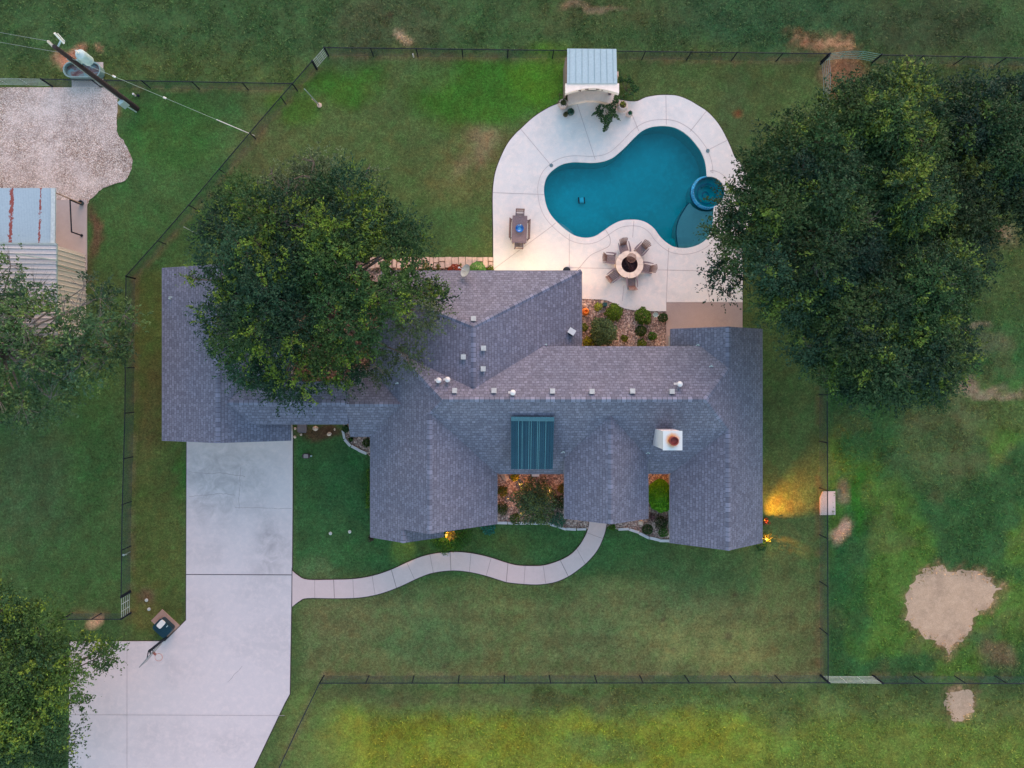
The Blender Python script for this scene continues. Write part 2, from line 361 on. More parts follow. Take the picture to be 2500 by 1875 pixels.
LN_FENCE = {  # fence lines, top rail in photo pixels
 'north': [(792,116),(2024,131)], 'diag': [(761,150),(714,204),(640,289),(551.7,392.7),(471.5,488),(391.6,580),(307.5,674)],
 'cross': [(100,193),(714,204)], 'west': [(307.5,674),(304.8,1010),(297.8,1260),(295.5,1455)], 'stub': [(296,1512),(150,1512)],
 'east': [(2024,262),(2019.4,890),(2022,1666)], 'neast': [(2153,134),(2560,143)], 'south': [(780,1668),(2022,1667)],
 'seast': [(2157,1668),(2560,1669)], 'swest': [(780,1668),(731,1769),(660,1920)]}
FH = 1.25
def fbase(q): p = P(q[0], q[1], FH); return (p.x, p.y)
def ground_colour(X, Y):
    px = X/S+NX; py = NY-Y/S
    C = np.zeros(X.shape+(3,)); base = np.array(D(64, 86, 50)); C[:] = base
    def blend(col, wgt): 
        C[:] = C*(1-wgt[..., None])+np.array(D(*col))*wgt[..., None]
    sm = lambda v, a, b: (lambda t: t*t*(3-2*t))(np.clip((v-a)/(b-a), 0, 1))
    n1 = fbm(X, Y, 0.22, 11); n2 = fbm(X, Y, 0.6, 21); n3 = fbm(X, Y, 1.6, 31, 3)
    jx = (fbm(X, Y, 0.35, 41)-.5)*90; jy = (fbm(X, Y, 0.35, 51)-.5)*90
    qx = px+jx; qy = py+jy
    def blob(cx, cy, rx, ry, col, k=1.0, soft=0.5):
        d = np.sqrt(((qx-cx)/rx)**2+((qy-cy)/ry)**2); blend(col, (1-sm(d, 1-soft, 1+soft*.4))*k)
    blend((50, 80, 50), (1-sm(qy, 100, 180))*0.8)                      # field beyond the north fence
    blob(1850, 40, 330, 90, (42, 76, 54), .6); blob(950, 60, 160, 90, (62, 74, 54), .7); blob(1480, 40, 230, 60, (66, 80, 50), .6); blob(2250, 60, 200, 100, (52, 64, 48), .6)
    blend((50, 86, 48), (1-sm(qx, 560, 640))*sm(qy, 200, 240)*(1-sm(qy, 620, 720))*.8)
    blob(430, 330, 120, 90, (44, 88, 36), .5); blob(1180, 230, 210, 95, (46, 94, 26), .85, .4); blob(1330, 190, 100, 80, (62, 108, 26), .8)
    blob(830, 200, 120, 60, (46, 92, 24), .75); blob(720, 280, 60, 50, (60, 96, 30), .7); blob(1010, 180, 120, 60, (72, 94, 56), .5)
    blob(1150, 400, 120, 100, (78, 84, 52), .65); blob(1170, 355, 40, 60, (116, 104, 88), .5, .8); blob(1115, 400, 26, 30, (112, 98, 82), .4, .8)
    blob(1080, 560, 120, 80, (48, 82, 48), .6); blob(650, 360, 90, 70, (80, 90, 58), .5); blob(560, 620, 80, 90, (72, 88, 44), .5)
    blob(1750, 180, 180, 60, (64, 84, 48), .5); blob(1800, 330, 60, 150, (58, 78, 52), .6)
    blend((58, 86, 50), (1-sm(qx, 290, 320))*sm(qy, 640, 720)*.8)
    blob(90, 1200, 120, 200, (62, 80, 54), .6); blob(230, 1050, 60, 300, (44, 80, 40), .5); blob(150, 1380, 160, 120, (46, 78, 44), .5)
    blend((64, 80, 40), sm(px, 318, 330)*(1-sm(px, 440, 460))*sm(py, 640, 680)*(1-sm(py, 1540, 1570))*.85)
    blob(370, 1000, 40, 160, (76, 74, 46), .5); blob(360, 1500, 60, 40, (84, 82, 46), .5); blob(445, 1150, 16, 60, (46, 96, 40), .7)
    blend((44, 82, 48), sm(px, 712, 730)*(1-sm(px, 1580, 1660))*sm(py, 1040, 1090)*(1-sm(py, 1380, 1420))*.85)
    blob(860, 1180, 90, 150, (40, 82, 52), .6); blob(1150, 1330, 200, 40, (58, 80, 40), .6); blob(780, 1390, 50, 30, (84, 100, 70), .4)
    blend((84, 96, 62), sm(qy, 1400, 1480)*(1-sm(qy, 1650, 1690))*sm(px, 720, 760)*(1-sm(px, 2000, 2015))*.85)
    blob(1050, 1570, 150, 60, (58, 88, 56), .6); blob(830, 1520, 110, 60, (88, 92, 62), .5); blob(1750, 1580, 200, 80, (100, 108, 66), .75); blob(1700, 1400, 200, 70, (60, 84, 52), .6)
    blob(1930, 1450, 80, 250, (78, 90, 54), .5); blob(1250, 1480, 60, 300, (76, 92, 54), .3); blob(1440, 1560, 90, 60, (66, 88, 58), .4)
    blend((84, 104, 56), sm(qy, 1665, 1720)*sm(px, 640, 760)*.9); blend((88, 112, 44), sm(qy, 1730, 1780)*sm(px, 1500, 1900)*.8)
    blend((104, 119, 34), sm(qy, 1725, 1775)*sm(qx, 740, 900)*(1-sm(qx, 1750, 1950))*(0.75+0.25*sm(n2, .35, .6)))
    blob(900, 1700, 160, 25, (72, 72, 52), .5); blob(1280, 1710, 330, 18, (74, 70, 52), .45); blob(1480, 1830, 120, 50, (66, 96, 56), .6)
    R_ = sm(px, 2012, 2030)*(1-sm(py, 1660, 1676))
    blend((44, 84, 48), R_*sm(py, 650, 900)*.9)
    blend((68, 102, 40), R_*sm(n1, .42, .58)*sm(py, 900, 1000)*.85)
    blend((84, 84, 60), R_*sm(n2, .55, .68)*sm(py, 700, 900)*.3)
    blob(2090, 1400, 50, 260, (34, 82, 46), .7); blob(2100, 1220, 20, 120, (40, 98, 24), .7); blob(2400, 1000, 200, 60, (70, 84, 60), .5); blob(2300, 1080, 140, 120, (80, 92, 62), .5)
    blob(2380, 950, 160, 14, (124, 110, 102), .7); blob(2360, 795, 60, 10, (116, 106, 100), .6); blob(2400, 850, 80, 40, (100, 96, 86), .35); blob(2430, 570, 50, 50, (122, 104, 98), .8, .7)
    blob(2060, 1200, 30, 40, (110, 94, 86), .7); blob(2055, 1310, 22, 30, (180, 150, 136), .9, .7); blob(2440, 1600, 50, 50, (100, 86, 72), .7)
    blob(2060, 190, 60, 80, (120, 92, 76), .8); blob(1425, 32, 60, 12, (136, 118, 102), .6); blob(1480, 28, 40, 10, (126, 110, 96), .5); blob(993, 105, 16, 24, (150, 134, 118), .8, .7)
    blob(170, 140, 34, 22, (150, 112, 98), .9, .6); blob(238, 132, 18, 12, (130, 104, 90), .7, .6); blob(225, 560, 20, 60, (84, 62, 56), .8, .5); blob(780, 256, 14, 9, (160, 130, 116), .0)
    blob(355, 1470, 26, 26, (84, 70, 60), .7, .5); blob(240, 1525, 22, 14, (168, 140, 116), .95, .5); blob(1790, 170, 30, 10, (96, 82, 60), .4); blob(1828, 280, 12, 10, (106, 66, 44), .7)
    blob(222, 660, 22, 60, (72, 64, 52), .5); blob(290, 255, 12, 30, (124, 90, 80), .5)
    blob(880, 1055, 0.1, .1, (0, 0, 0), 0)
    blob(785, 1048, 70, 16, (74, 54, 44), .9, .5); blob(900, 1200, 14, 80, (40, 74, 34), .6)
    for poly, col in ((BIGDIRT, (178, 150, 128)), (SMDIRT, (184, 152, 126)), (TOPDIRT, (146, 118, 94))):
        pg = G(poly); d = dseg(X, Y, pg); s_ = np.where(pip(X, Y, pg), -d, d)+(n3-.5)*1.1+(fbm(X, Y, 3.2, 81, 2)-.5)*.9
        blend((96, 84, 64), (1-sm(s_, -.1, .6))*.65); blend(col, (1-sm(s_, -.75, .12))*.95)
    for k, ln in LN_FENCE.items():
        d = dseg(X, Y, [fbase(q) for q in ln], False)
        blend((92, 80, 66) if k != 'east' else (92, 68, 54), (1-sm(d, .08, .4))*.45*sm(n3, .3, .55))
    for bx, by, br_ in ((1618,1512,8),(1647,1586,7),(1779,1553,12),(1797,1452,8),(1085,1624,9),(1197,1493,6),(954,37,11),(1347,1424,9),(1250,1590,6),(1930,1500,7),(1042,1560,5),(1460,1480,5),(820,1560,6),(500,1330,0.1)):
        d = np.hypot(px-bx, py-by)/br_; blend((66, 56, 46), np.clip(1.2-d, 0, 1)*.75)
    C *= (0.86+0.28*n1[..., None])*(0.90+0.2*n3[..., None])
    C[..., 0] *= 0.93+0.16*n2
    lum = C.mean(-1, keepdims=True); n4 = fbm(X, Y, 0.9, 61, 4)[..., None]; n5 = fbm(X, Y, 2.6, 66, 3)[..., None]
    C = (C*.93+lum*.07*np.array([1.06, 1.0, .82]))*np.array([1.36, 1.31, 1.24]); C = C*(1+.045*np.sin(py/9.0+.6*np.sin(px/160))*((py > 1380) & (py < 1665) & (px > 715) & (px < 2010)))[..., None]
    C = C*1.06*(0.84+.32*n4)*(0.78+.44*n5)*np.concatenate([1.14-.28*n5, .95+.1*n4, 1.0+0*n4], -1)
    return np.clip(C, 0.003, 0.9)
def grid_axis(a, b, st, far):
    core = np.arange(a, b+st/2, st); out = [core]
    lo = [-far, -far*.5, -far*.25, -far*.12]; hi = [far*.12, far*.25, far*.5, far]
    return np.concatenate([[v for v in lo if v < a-1], core, [v for v in hi if v > b+1]])
def make_ground():
    xs = grid_axis(-37, 40, 0.24, 900); ys = grid_axis(-30, 30, 0.24, 900)
    X, Y = np.meshgrid(xs, ys, indexing='ij'); nx, ny = len(xs), len(ys)
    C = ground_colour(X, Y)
    dh = dseg(X, Y, HOLE); inh = pip(X, Y, HOLE) | (dh < 0.25)
    idx = np.arange(nx*ny).reshape(nx, ny)
    q = np.stack([idx[:-1, :-1], idx[1:, :-1], idx[1:, 1:], idx[:-1, 1:]], -1).reshape(-1, 4)
    hf = inh.reshape(-1)[q].any(1); q = q[~hf]
    Z = (fbm(X, Y, 0.1, 71, 2)-.5)*0.0
    me = bpy.data.meshes.new('ground'); me.vertices.add(nx*ny); me.vertices.foreach_set('co', np.stack([X, Y, Z], -1).reshape(-1))
    me.loops.add(q.size); me.loops.foreach_set('vertex_index', q.reshape(-1)); me.polygons.add(len(q)); me.polygons.foreach_set('loop_start', np.arange(0, q.size, 4))
    me.update(); me.validate()
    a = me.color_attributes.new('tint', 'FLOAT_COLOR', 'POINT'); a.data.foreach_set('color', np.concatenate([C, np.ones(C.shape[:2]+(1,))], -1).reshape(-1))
    m, nt, b, o = newmat('grass_ground'); g = geopos(nt)
    at = N(nt, 'ShaderNodeAttribute'); at.attribute_name = 'tint'
    c = mix(nt, at.outputs['Color'], ramp(nt, noise(nt, 7, 5, 0.8, g, 0.6), [(0.3, 0.48), (0.5, 1.0), (0.7, 1.6)]), 1.0, 'MULTIPLY')
    c = mix(nt, c, ramp(nt, noise(nt, 3.0, 4, 0.7, g, 0.8), [(0.32, 0.80), (0.68, 1.2)]), 1.0, 'MULTIPLY')
    c = mix(nt, c, ramp(nt, noise(nt, 28, 3, 0.7, g), [(0.3, 0.55), (0.7, 1.5)]), 1.0, 'MULTIPLY')
    c = mix(nt, c, ramp(nt, noise(nt, 1.1, 5, 0.65, g, 0.4), [(0.3, (1.14, 0.94, 0.9)), (0.5, (1, 1, 1)), (0.72, (0.84, 1.08, 0.92))]), 1.0, 'MULTIPLY')
    nt.links.new(c, b.inputs['Base Color']); b.inputs['Roughness'].default_value = 0.95; b.inputs['Specular IOR Level'].default_value = 0.1
    bump(nt, b, noise(nt, 14, 4, 0.7, g), 0.6, 0.06)
    me.materials.append(m); o = link_mesh('ground', me); tag(o, kind='structure'); return o
make_ground()
def leaves_mesh(name, C, T, size, tint, aspect=0.55, up=0.55, parent=None, loc=None, mat=None):
    """C: leaf centres (n,3); tint: (n,3). diamond leaves, loosely facing up."""
    n = len(C); nr = rng.normal(size=(n, 3)); nr /= np.linalg.norm(nr, axis=1)[:, None]
    nr[:, 2] = np.abs(nr[:, 2])+up; nr /= np.linalg.norm(nr, axis=1)[:, None]
    t = T if T is not None else rng.normal(size=(n, 3)); t = t-nr*(t*nr).sum(1)[:, None]; t /= (np.linalg.norm(t, axis=1)[:, None]+1e-9)
    bt = np.cross(nr, t); s = (size*(0.45+1.1*rng.random(n)))[:, None]
    V = np.stack([C-t*s*.5, C-bt*s*.5*aspect+t*s*.05, C+t*s*.5, C+bt*s*.5*aspect+t*s*.05], 1).reshape(-1, 3)
    me = bpy.data.meshes.new(name); me.vertices.add(4*n); me.vertices.foreach_set('co', V.reshape(-1))
    me.loops.add(4*n); me.loops.foreach_set('vertex_index', np.arange(4*n)); me.polygons.add(n); me.polygons.foreach_set('loop_start', np.arange(0, 4*n, 4)); me.update()
    a = me.color_attributes.new('tint', 'FLOAT_COLOR', 'POINT'); a.data.foreach_set('color', np.repeat(np.concatenate([np.clip(tint, 0.002, .9), np.ones((n, 1))], 1), 4, axis=0).reshape(-1))
    me.materials.append(mat or M_LEAF); return link_mesh(name, me, parent, loc)
def meadow():
    n = 210000; X = rng.uniform(-36, 39, n*2); Y = rng.uniform(-29, 28, n*2); px = X/S+NX; py = NY-Y/S
    nf = 116+(px-792)*0.0122; keep = (py < np.where(px > 720, nf+14, 205)-2) | (px > 2030) | ((py > 1672+60) & (px > 900)) | ((py > 1676) & (px > 1300))
    for poly in (BIGDIRT, SMDIRT): keep &= ~pip(X, Y, G(poly)) | (dseg(X, Y, G(poly)) < .5*rng.random(len(X))**2)
    X = X[keep][:n]; Y = Y[keep][:n]; n = len(X)
    cl = fbm(X, Y, 0.8, 91, 3); k2 = rng.random(n) < np.clip((cl-.3)*3, .15, 1); X = X[k2]; Y = Y[k2]; cl = cl[k2]; n = len(X)
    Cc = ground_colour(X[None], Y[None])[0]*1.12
    h = 0.05+0.12*rng.random(n); tint = Cc*(0.55+1.1*rng.random(n)[:, None]**1.3)*np.array([1.06,1.04,.9])
    yl = rng.random(n) < .05; tint[yl] *= np.array([1.3, 1.15, 1.0])
    o = leaves_mesh('pasture_grass', np.stack([X, Y, h], 1), None, 0.16, tint, 0.3, 0.3); tag(o, 'rough green pasture grass growing in tufts beyond the fences', 'grass', kind='stuff')
meadow()
M_DIRT = concrete('bare_dirt', D(206, 182, 158), 0.26, 0.55, D(216, 194, 172), 0.8)
def dirt_sheet(poly, seed, amp, mat, z=.006):
    q = spline(G(poly), 9); rr = np.random.default_rng(seed); out = []
    for i, (x, y) in enumerate(q):
        a = float(fbm(np.array([x]), np.array([y]), 2.2, seed, 4)[0]-.5)*amp+float(rr.normal())*amp*.07; b = float(fbm(np.array([x]), np.array([y]), 2.0, seed+7, 4)[0]-.5)*amp; out.append((x+a, y+b))
    m = MB(); m.slab(out, -.03, z); return tag(m.build('bare_dirt', mat), kind='structure')
dirt_sheet(BIGDIRT, 3, .8, M_DIRT); dirt_sheet(SMDIRT, 4, .9, M_DIRT)
# ---------------------------------------------------------------- flat paved things
def joints(root_name, lines, z, wd=0.035, parent=None):
    m = MB()
    for l in lines: m.ribbon([P2(*q) for q in l], wd, z)
    return m.build(root_name, M_JOINT, parent)
m = MB(); m.slab(DECK, -0.05, 0.08, [HOLE]); deck = tag(m.build('pool_deck', M_DECK), kind='structure')
def offset_loop(poly, d):
    out = []; n = len(poly); s = 1 if area2(poly) > 0 else -1
    for i in range(n):
        a = Vector(poly[i-2]); b = Vector(poly[(i+2) % n]); t = (b-a).normalized(); out.append((poly[i][0]+t.y*d*s, poly[i][1]-t.x*d*s))
    return out
jl = [[(1408.6,254.6),(1453,391)],[(1543,282),(1559,321)],[(1625,233),(1626,305)],[(1724,272),(1684,322)],[(1776,342.6),(1730,366)],[(1271,316),(1348,408)],[(1204,471),(1327,475.7)],
      [(1204,658),(1225,643),(1347,553),(1356,545)],[(1389.7,572),(1389.5,662)],[(1389,654),(1499,656)],[(1568,659),(1629,659.7)],[(1632,606),(1629,659),(1626,738)],
      spline([(1401,663),(1413,655),(1440,625),(1470,610),(1487,600),(1489,582),(1478,562)], 5, False),[(1547,540),(1544,580)],[(1523,697),(1518.6,735)],[(1718,662),(1732,736)],[(1629,659.7),(1811,664)],[(1626,738.2),(1812,738.2)]]
jm = MB()
for l in jl: jm.ribbon([P2(*q) for q in l], 0.035, 0.085)
cop = offset_loop(HOLE, 0.42); cop = cop+[cop[0]]
jm.ribbon(cop[:], 0.03, 0.085)
tag(jm.build('deck_joints', M_JOINT), kind='structure')
m = MB(); m.slab(G([(1625.8,738.6),(1812,738.6),(1812,850),(1625.8,850)]), -0.05, 0.075); tag(m.build('side_patio', M_BROWNSLAB), kind='structure')
m = MB(); m.slab(DRIVE, -0.05, 0.05); tag(m.build('driveway', M_DRIVE), kind='structure')
m = MB(); m.slab(PATH, -0.05, 0.062); tag(m.build('front_path', M_PATH), kind='structure')
jm = MB()
jm.ribbon(G([(455,1402),(713,1403)]), 0.05, 0.056); jm.ribbon(G([(713.6,1386),(713,1482)]), 0.05, 0.066)
M_FAINT = simple('faint_joint', D(165, 160, 172), 0.9)
fj = MB(); fj.ribbon(G([(311,1566),(311,1875)]), 0.03, 0.055); fj.ribbon(G([(171,1744),(695,1746)]), 0.03, 0.055)
ck = MB()
M_CRACK = simple('crack', D(150, 145, 158), 0.9)
for pts in ([(462,1150),(500,1156),(540,1155),(575,1159),(600,1163)],[(462,1211),(500,1209),(540,1205),(575,1208)],[(588,1140),(585,1200),(584,1242)],[(575,1238),(640,1240),(712,1242)],[(556,1664),(592,1626)]):
    r_ = random.Random(5); q = spline(pts, 6, False); q = [(a+r_.uniform(-1.2, 1.2), b+r_.uniform(-1.2, 1.2)) for a, b in q]; ck.ribbon(G(q), 0.022, 0.055)
tag(jm.build('pavement_joints', simple('dark_joint', D(78, 78, 86), 0.9)), kind='structure'); tag(fj.build('driveway_joints', M_FAINT), kind='structure'); tag(ck.build('driveway_cracks', M_CRACK), kind='structure')
em = MB()
for lp_ in (DECK, DRIVE, PATH): l2 = offset_loop(lp_, .03); em.ribbon(l2+[l2[0]], .07, .012)
tag(em.build('lawn_edge', simple('edge_soil', D(58, 60, 50), .95), None), kind='structure')
pj = MB()
T_ = spline(PATHT, 4, False); B_ = spline(PATHB, 4, False)[::-1]
def near(pts, q): return min(pts, key=lambda a: (a[0]-q[0])**2+(a[1]-q[1])**2)
for i, (a, b) in enumerate([((769,1415),(769,1459)),((815,1415),(817,1460)),((862,1413),(864,1459)),((909,1406),(916,1451)),((956,1391),(968,1434)),((994,1374),(1012,1413)),((1050,1354),(1058,1397)),((1099,1348),(1101,1392)),((1150,1350),(1146,1396)),((1199,1362),(1187,1405)),((1240,1375),(1236,1420)),((1282,1381),(1279,1425)),((1326,1380),(1332,1423)),((1368,1368),(1387,1406)),((1408,1340),(1428,1376)),((1432,1300),(1470,1314))]):
    pj.ribbon(G([a, b]), 0.04 if i % 3 == 1 else 0.022, 0.067)
tag(pj.build('path_joints', simple('path_joint', D(140, 128, 134), 0.9)), kind='structure')
gp_ = spline(G([(266,215),(285,228),(288,270),(286,320),(299,343),(316,378),(323,401),(316,428),(305,440),(278,450),(247,463),(228,482),(214,498)]), 4, False); r_ = random.Random(2)
gp_ = [(x+r_.uniform(-.05,.05)+.25*float(fbm(np.array([x]),np.array([y]),1.6,77,3)[0]-.5), y+r_.uniform(-.04,.04)) for x, y in gp_]
m = MB(); m.slab(G([(-900,213)])+gp_+G([(212,520),(120,520),(-900,520)]), -0.05, 0.03)
tag(m.build('gravel_yard', M_GRAVEL), 'pale gravel yard beside the metal barn', None, kind='structure')
m = MB(); m.slab(G([(60,489),(213,489),(213,660),(60,660)]), -0.05, 0.09); tag(m.build('barn_slab', M_PAD), kind='structure')
def bed(name, pts, mat=M_MULCH, z=0.045):
    m = MB(); m.slab(G(pts), -0.05, z); return tag(m.build(name, mat), kind='structure')
bed('courtyard_rock_bed', [(1400,729)]+spline(DECKBOT[::-1], 4, False)+[(1626,850),(1400,850)])
bed('front_rock_bed', [(1205,1130),(1385,1130),(1385,1240),(1437,1240),(1436,1291),(1378,1291),(1362,1284),(1340,1276),(1213,1277)])
bed('entry_rock_bed', [(1483,1262),(1482,1285),(1506,1292),(1541,1292),(1564,1303),(1579.5,1311),(1602.6,1318),(1642,1319),(1642,1130),(1560,1130),(1560,1262)])
bed('west_rock_bed', [(837,1025),(840,1063),(844,1075),(855,1086),(868,1095.7),(882,1099.6),(894,1105.6),(908,1118),(925,1110),(925,1020)])
bed('north_rock_bed', [(880,650),(1206,650),(1206,700),(880,700)])
bed('inner_court_rock_bed', [(735,640),(940,640),(940,960),(700,960)], rockmulch('court_rock', [D(80, 62, 56), D(140, 116, 104), D(186, 168, 158)], 9), 0.03)
def stones_along(name, label, pts, wd, ln, h, mat, seed=1, group=None):
    r_ = random.Random(seed); q = spline(pts, 10, False); w_ = [P(*a) for a in q]; m = MB(); i = 0; acc = []; last = w_[0]; d0 = 0
    for a, b in zip(w_[:-1], w_[1:]):
        d0 += (b-a).length
        if d0 >= ln:
            mid = (last+b)/2; dr = b-last; L = dr.length*0.95
            m.box((mid.x+r_.uniform(-.02, .02), mid.y+r_.uniform(-.02, .02), h/2), (L, wd*r_.uniform(.85, 1.15), h*r_.uniform(.9, 1.2)), math.atan2(dr.y, dr.x)+r_.uniform(-.05, .05)); last = b; d0 = 0
    return tag(m.build(name, mat, None, P(*pts[len(pts)//2])), label, 'edging', group)
stones_along('stone_edging', 'white stone edging curving along the bed below the big front shrub', [(1213,1276),(1260,1277),(1300,1276),(1340,1277),(1362,1285),(1378,1291),(1434,1292)], 0.16, 0.6, 0.14, M_EDGE, 1, 'stone edgings of the rock beds')
stones_along('stone_edging', 'white stone edging sweeping from the entry path to the east wing', [(1508,1292),(1541,1292),(1558,1299),(1579.5,1311),(1602.6,1318),(1640,1319)], 0.18, 0.7, 0.14, M_EDGE, 2, 'stone edgings of the rock beds')
stones_along('stone_edging', 'white stone edging curving round the small bed by the breezeway', [(838,1050),(840,1063),(844,1075),(855,1086),(868,1096),(882,1100),(894,1106),(905,1116)], 0.16, 0.6, 0.14, M_EDGE, 3, 'stone edgings of the rock beds')
# ---------------------------------------------------------------- the house
house = thing('house', 'sprawling ranch house with grey shingle roof and several gabled wings', 'house', (0, 0, 0))
SLOPES = []
def roofpoly(m, pts, th=0.16):
    v = [Vector(p) for p in pts]; n = len(v)
    nrm = Vector((0, 0, 0))
    for i in range(n):
        a, b = v[i], v[(i+1) % n]; nrm += Vector(((a.y-b.y)*(a.z+b.z), (a.z-b.z)*(a.x+b.x), (a.x-b.x)*(a.y+b.y)))
    if nrm.z < 0: v = v[::-1]; nrm = -nrm
    nrm.normalize(); SLOPES.append((nrm, v[0]))
    g = Vector((nrm.x, nrm.y, 0)).normalized(); u = Vector((-g.y, g.x, 0)); sl_ = math.sqrt(1-nrm.z**2); upv = Vector((-g.x*nrm.z, -g.y*nrm.z, sl_))
    tris = tessellate_polygon([[Vector((p.x, p.y, 0)) for p in v]])
    b0 = len(m.v); m.v += [tuple(p) for p in v]+[(p.x, p.y, p.z-th) for p in v]
    for t in tris:
        a, b, c = (v[i] for i in t); ar = (b.x-a.x)*(c.y-a.y)-(c.x-a.x)*(b.y-a.y)
        if abs(ar) < 1e-9: continue
        t = tuple(t) if ar > 0 else (t[0], t[2], t[1])
        m.f.append(tuple(b0+i for i in t)); m.uv[len(m.f)-1] = [(v[i].dot(u), v[i].dot(upv)) for i in t]
        m.f.append((b0+n+t[0], b0+n+t[2], b0+n+t[1])); m.uv[len(m.f)-1] = [(0, 0)]*3
    for i in range(n):
        j = (i+1) % n; m.f.append((b0+i, b0+n+i, b0+n+j, b0+j)); m.uv[len(m.f)-1] = [(0.1, 0.1)]*4
def build_uv(m, name, mat, parent):
    o = m.build(name, mat, parent); uvl = o.data.uv_layers.new(name='UVMap')
    for p in o.data.polygons:
        for li, c in zip(p.loop_indices, m.uv.get(p.index, [(0, 0)]*4)): uvl.data[li].uv = c
    return o
m = MB()
roofpoly(m, [(-3.15,-1.33,6.05),(-3.94,-2.12,5.5),(.08,-6.14,2.7),(11.11,-6.14,2.7),(14.15,-3.2,4.748),(12.39,-1.33,6.05)])
roofpoly(m, [(-3.15,-1.33,6.05),(12.39,-1.33,6.05),(14.15,.527,4.75),(12.73,1.9,3.79),(-6.38,1.9,3.79)])
roofpoly(m, [(-3.15,-1.33,6.05),(-5.93,1.45,4.107),(-5.93,3,4.107),(-7.94,3,2.7),(-7.94,-10.2,2.7),(-5.67,-10.2,4.29),(-5.67,-9.39,4.29),(-3.94,-9.39,5.5),(-3.94,-2.12,5.5)])
roofpoly(m, [(-3.94,-2.12,5.5),(-3.94,-9.39,5.5),(.08,-9.36,2.7),(.08,-6.14,2.7)])
roofpoly(m, [(-5.67,-9.1,4.29),(-5.67,-10.2,4.29),(-3.3,-10.2,2.63),(-3.3,-9.1,2.63)])
roofpoly(m, [(12.39,-1.33,6.05),(14.15,-3.2,4.75),(14.15,-10.56,4.75),(16.92,-10.56,2.7),(16.92,3.05,2.7),(14.15,3.05,4.75),(14.15,.527,4.75)])
roofpoly(m, [(14.15,-3.2,4.75),(11.11,-6.14,2.7),(11.11,-10.56,2.7),(14.15,-10.56,4.75)])
roofpoly(m, [(14.15,.527,4.75),(14.15,3.05,4.75),(11.11,3.05,2.7),(11.11,1.9,2.7),(12.73,1.9,3.79)])
roofpoly(m, [(-1.32,-.73,5.63),(2.95,1.9,3.79),(5.45,1.9,2.7),(5.45,6.72,2.7),(-1.32,2.99,5.63)])
roofpoly(m, [(-1.32,2.99,5.63),(5.45,6.72,2.7),(-7.28,6.72,2.7),(-7.28,5.5,3.66)])
roofpoly(m, [(-1.32,-.73,5.63),(-1.32,2.99,5.63),(-7.28,5.5,3.66),(-7.28,3.0,3.66),(-5.93,3.0,4.1),(-5.93,1.45,4.1)])
roofpoly(m, [(6.91,-2.335,5.35),(4.32,-4.99,3.5),(4.32,-8.86,3.5),(6.91,-8.85,5.35)])
roofpoly(m, [(6.91,-2.335,5.35),(6.91,-8.85,5.35),(9.50,-8.86,3.5),(9.50,-4.99,3.5)])
roofpoly(m, [(-5.8,-1.68,4.2),(-9.2,-1.68,4.2),(-9.24,-3.82,2.7),(-7.94,-3.82,2.7)])
roofpoly(m, [(-5.8,-1.68,4.2),(-7.94,.46,2.7),(-9.24,.46,2.7),(-9.2,-1.68,4.2)])
ROOF = build_uv(m, 'roof', M_SH, house)
m = MB()
roofpoly(m, [(-16.63,-1.6,4.0),(-9.2,-1.6,4.0),(-9.2,-2.93,3.5),(-15.26,-2.93,3.5)])
roofpoly(m, [(-16.63,-1.6,4.0),(-15.26,-.27,3.5),(-9.2,-.27,3.5),(-9.2,-1.6,4.0)])
BRZ = build_uv(m, 'breezeway_roof', M_SH, house); tag(BRZ, 'low breezeway roof joining the garage to the house')
m = MB()
roofpoly(m, [(-17.1,-4.08,4.17),(-17.1,6.94,4.17),(-21.17,6.92,2.7),(-21.17,-4.06,2.7)])
roofpoly(m, [(-17.1,-4.08,4.17),(-13.06,-4.06,2.7),(-13.06,6.92,2.7),(-17.1,6.94,4.17)])
GAR = build_uv(m, 'garage_roof', M_SH, house); tag(GAR, 'low gable roof over the garage at the driveway')
# ridge and hip caps
M_CAP = None
def cap_mat():
    m, nt, b, o = newmat('ridge_cap_shingle'); uv = N(nt, 'ShaderNodeUVMap').outputs[0]
    br = N(nt, 'ShaderNodeTexBrick'); nt.links.new(uv, br.inputs['Vector']); br.offset = 0.0
    br.inputs['Scale'].default_value = 1.0; br.inputs['Brick Width'].default_value = 0.3; br.inputs['Row Height'].default_value = 10
    br.inputs['Mortar Size'].default_value = 0.02; a = (.155, .150, .172)
    br.inputs['Color1'].default_value = tuple(v*0.66 for v in a)+(1,); br.inputs['Color2'].default_value = tuple(v*1.32 for v in a)+(1,); br.inputs['Mortar'].default_value = tuple(v*.45 for v in a)+(1,)
    nt.links.new(br.outputs['Color'], b.inputs['Base Color']); b.inputs['Roughness'].default_value = 0.9; b.inputs['Specular IOR Level'].default_value = 0.2; return m
M_CAP = cap_mat()
def plane_z(x, y, par):
    best = None
    return best
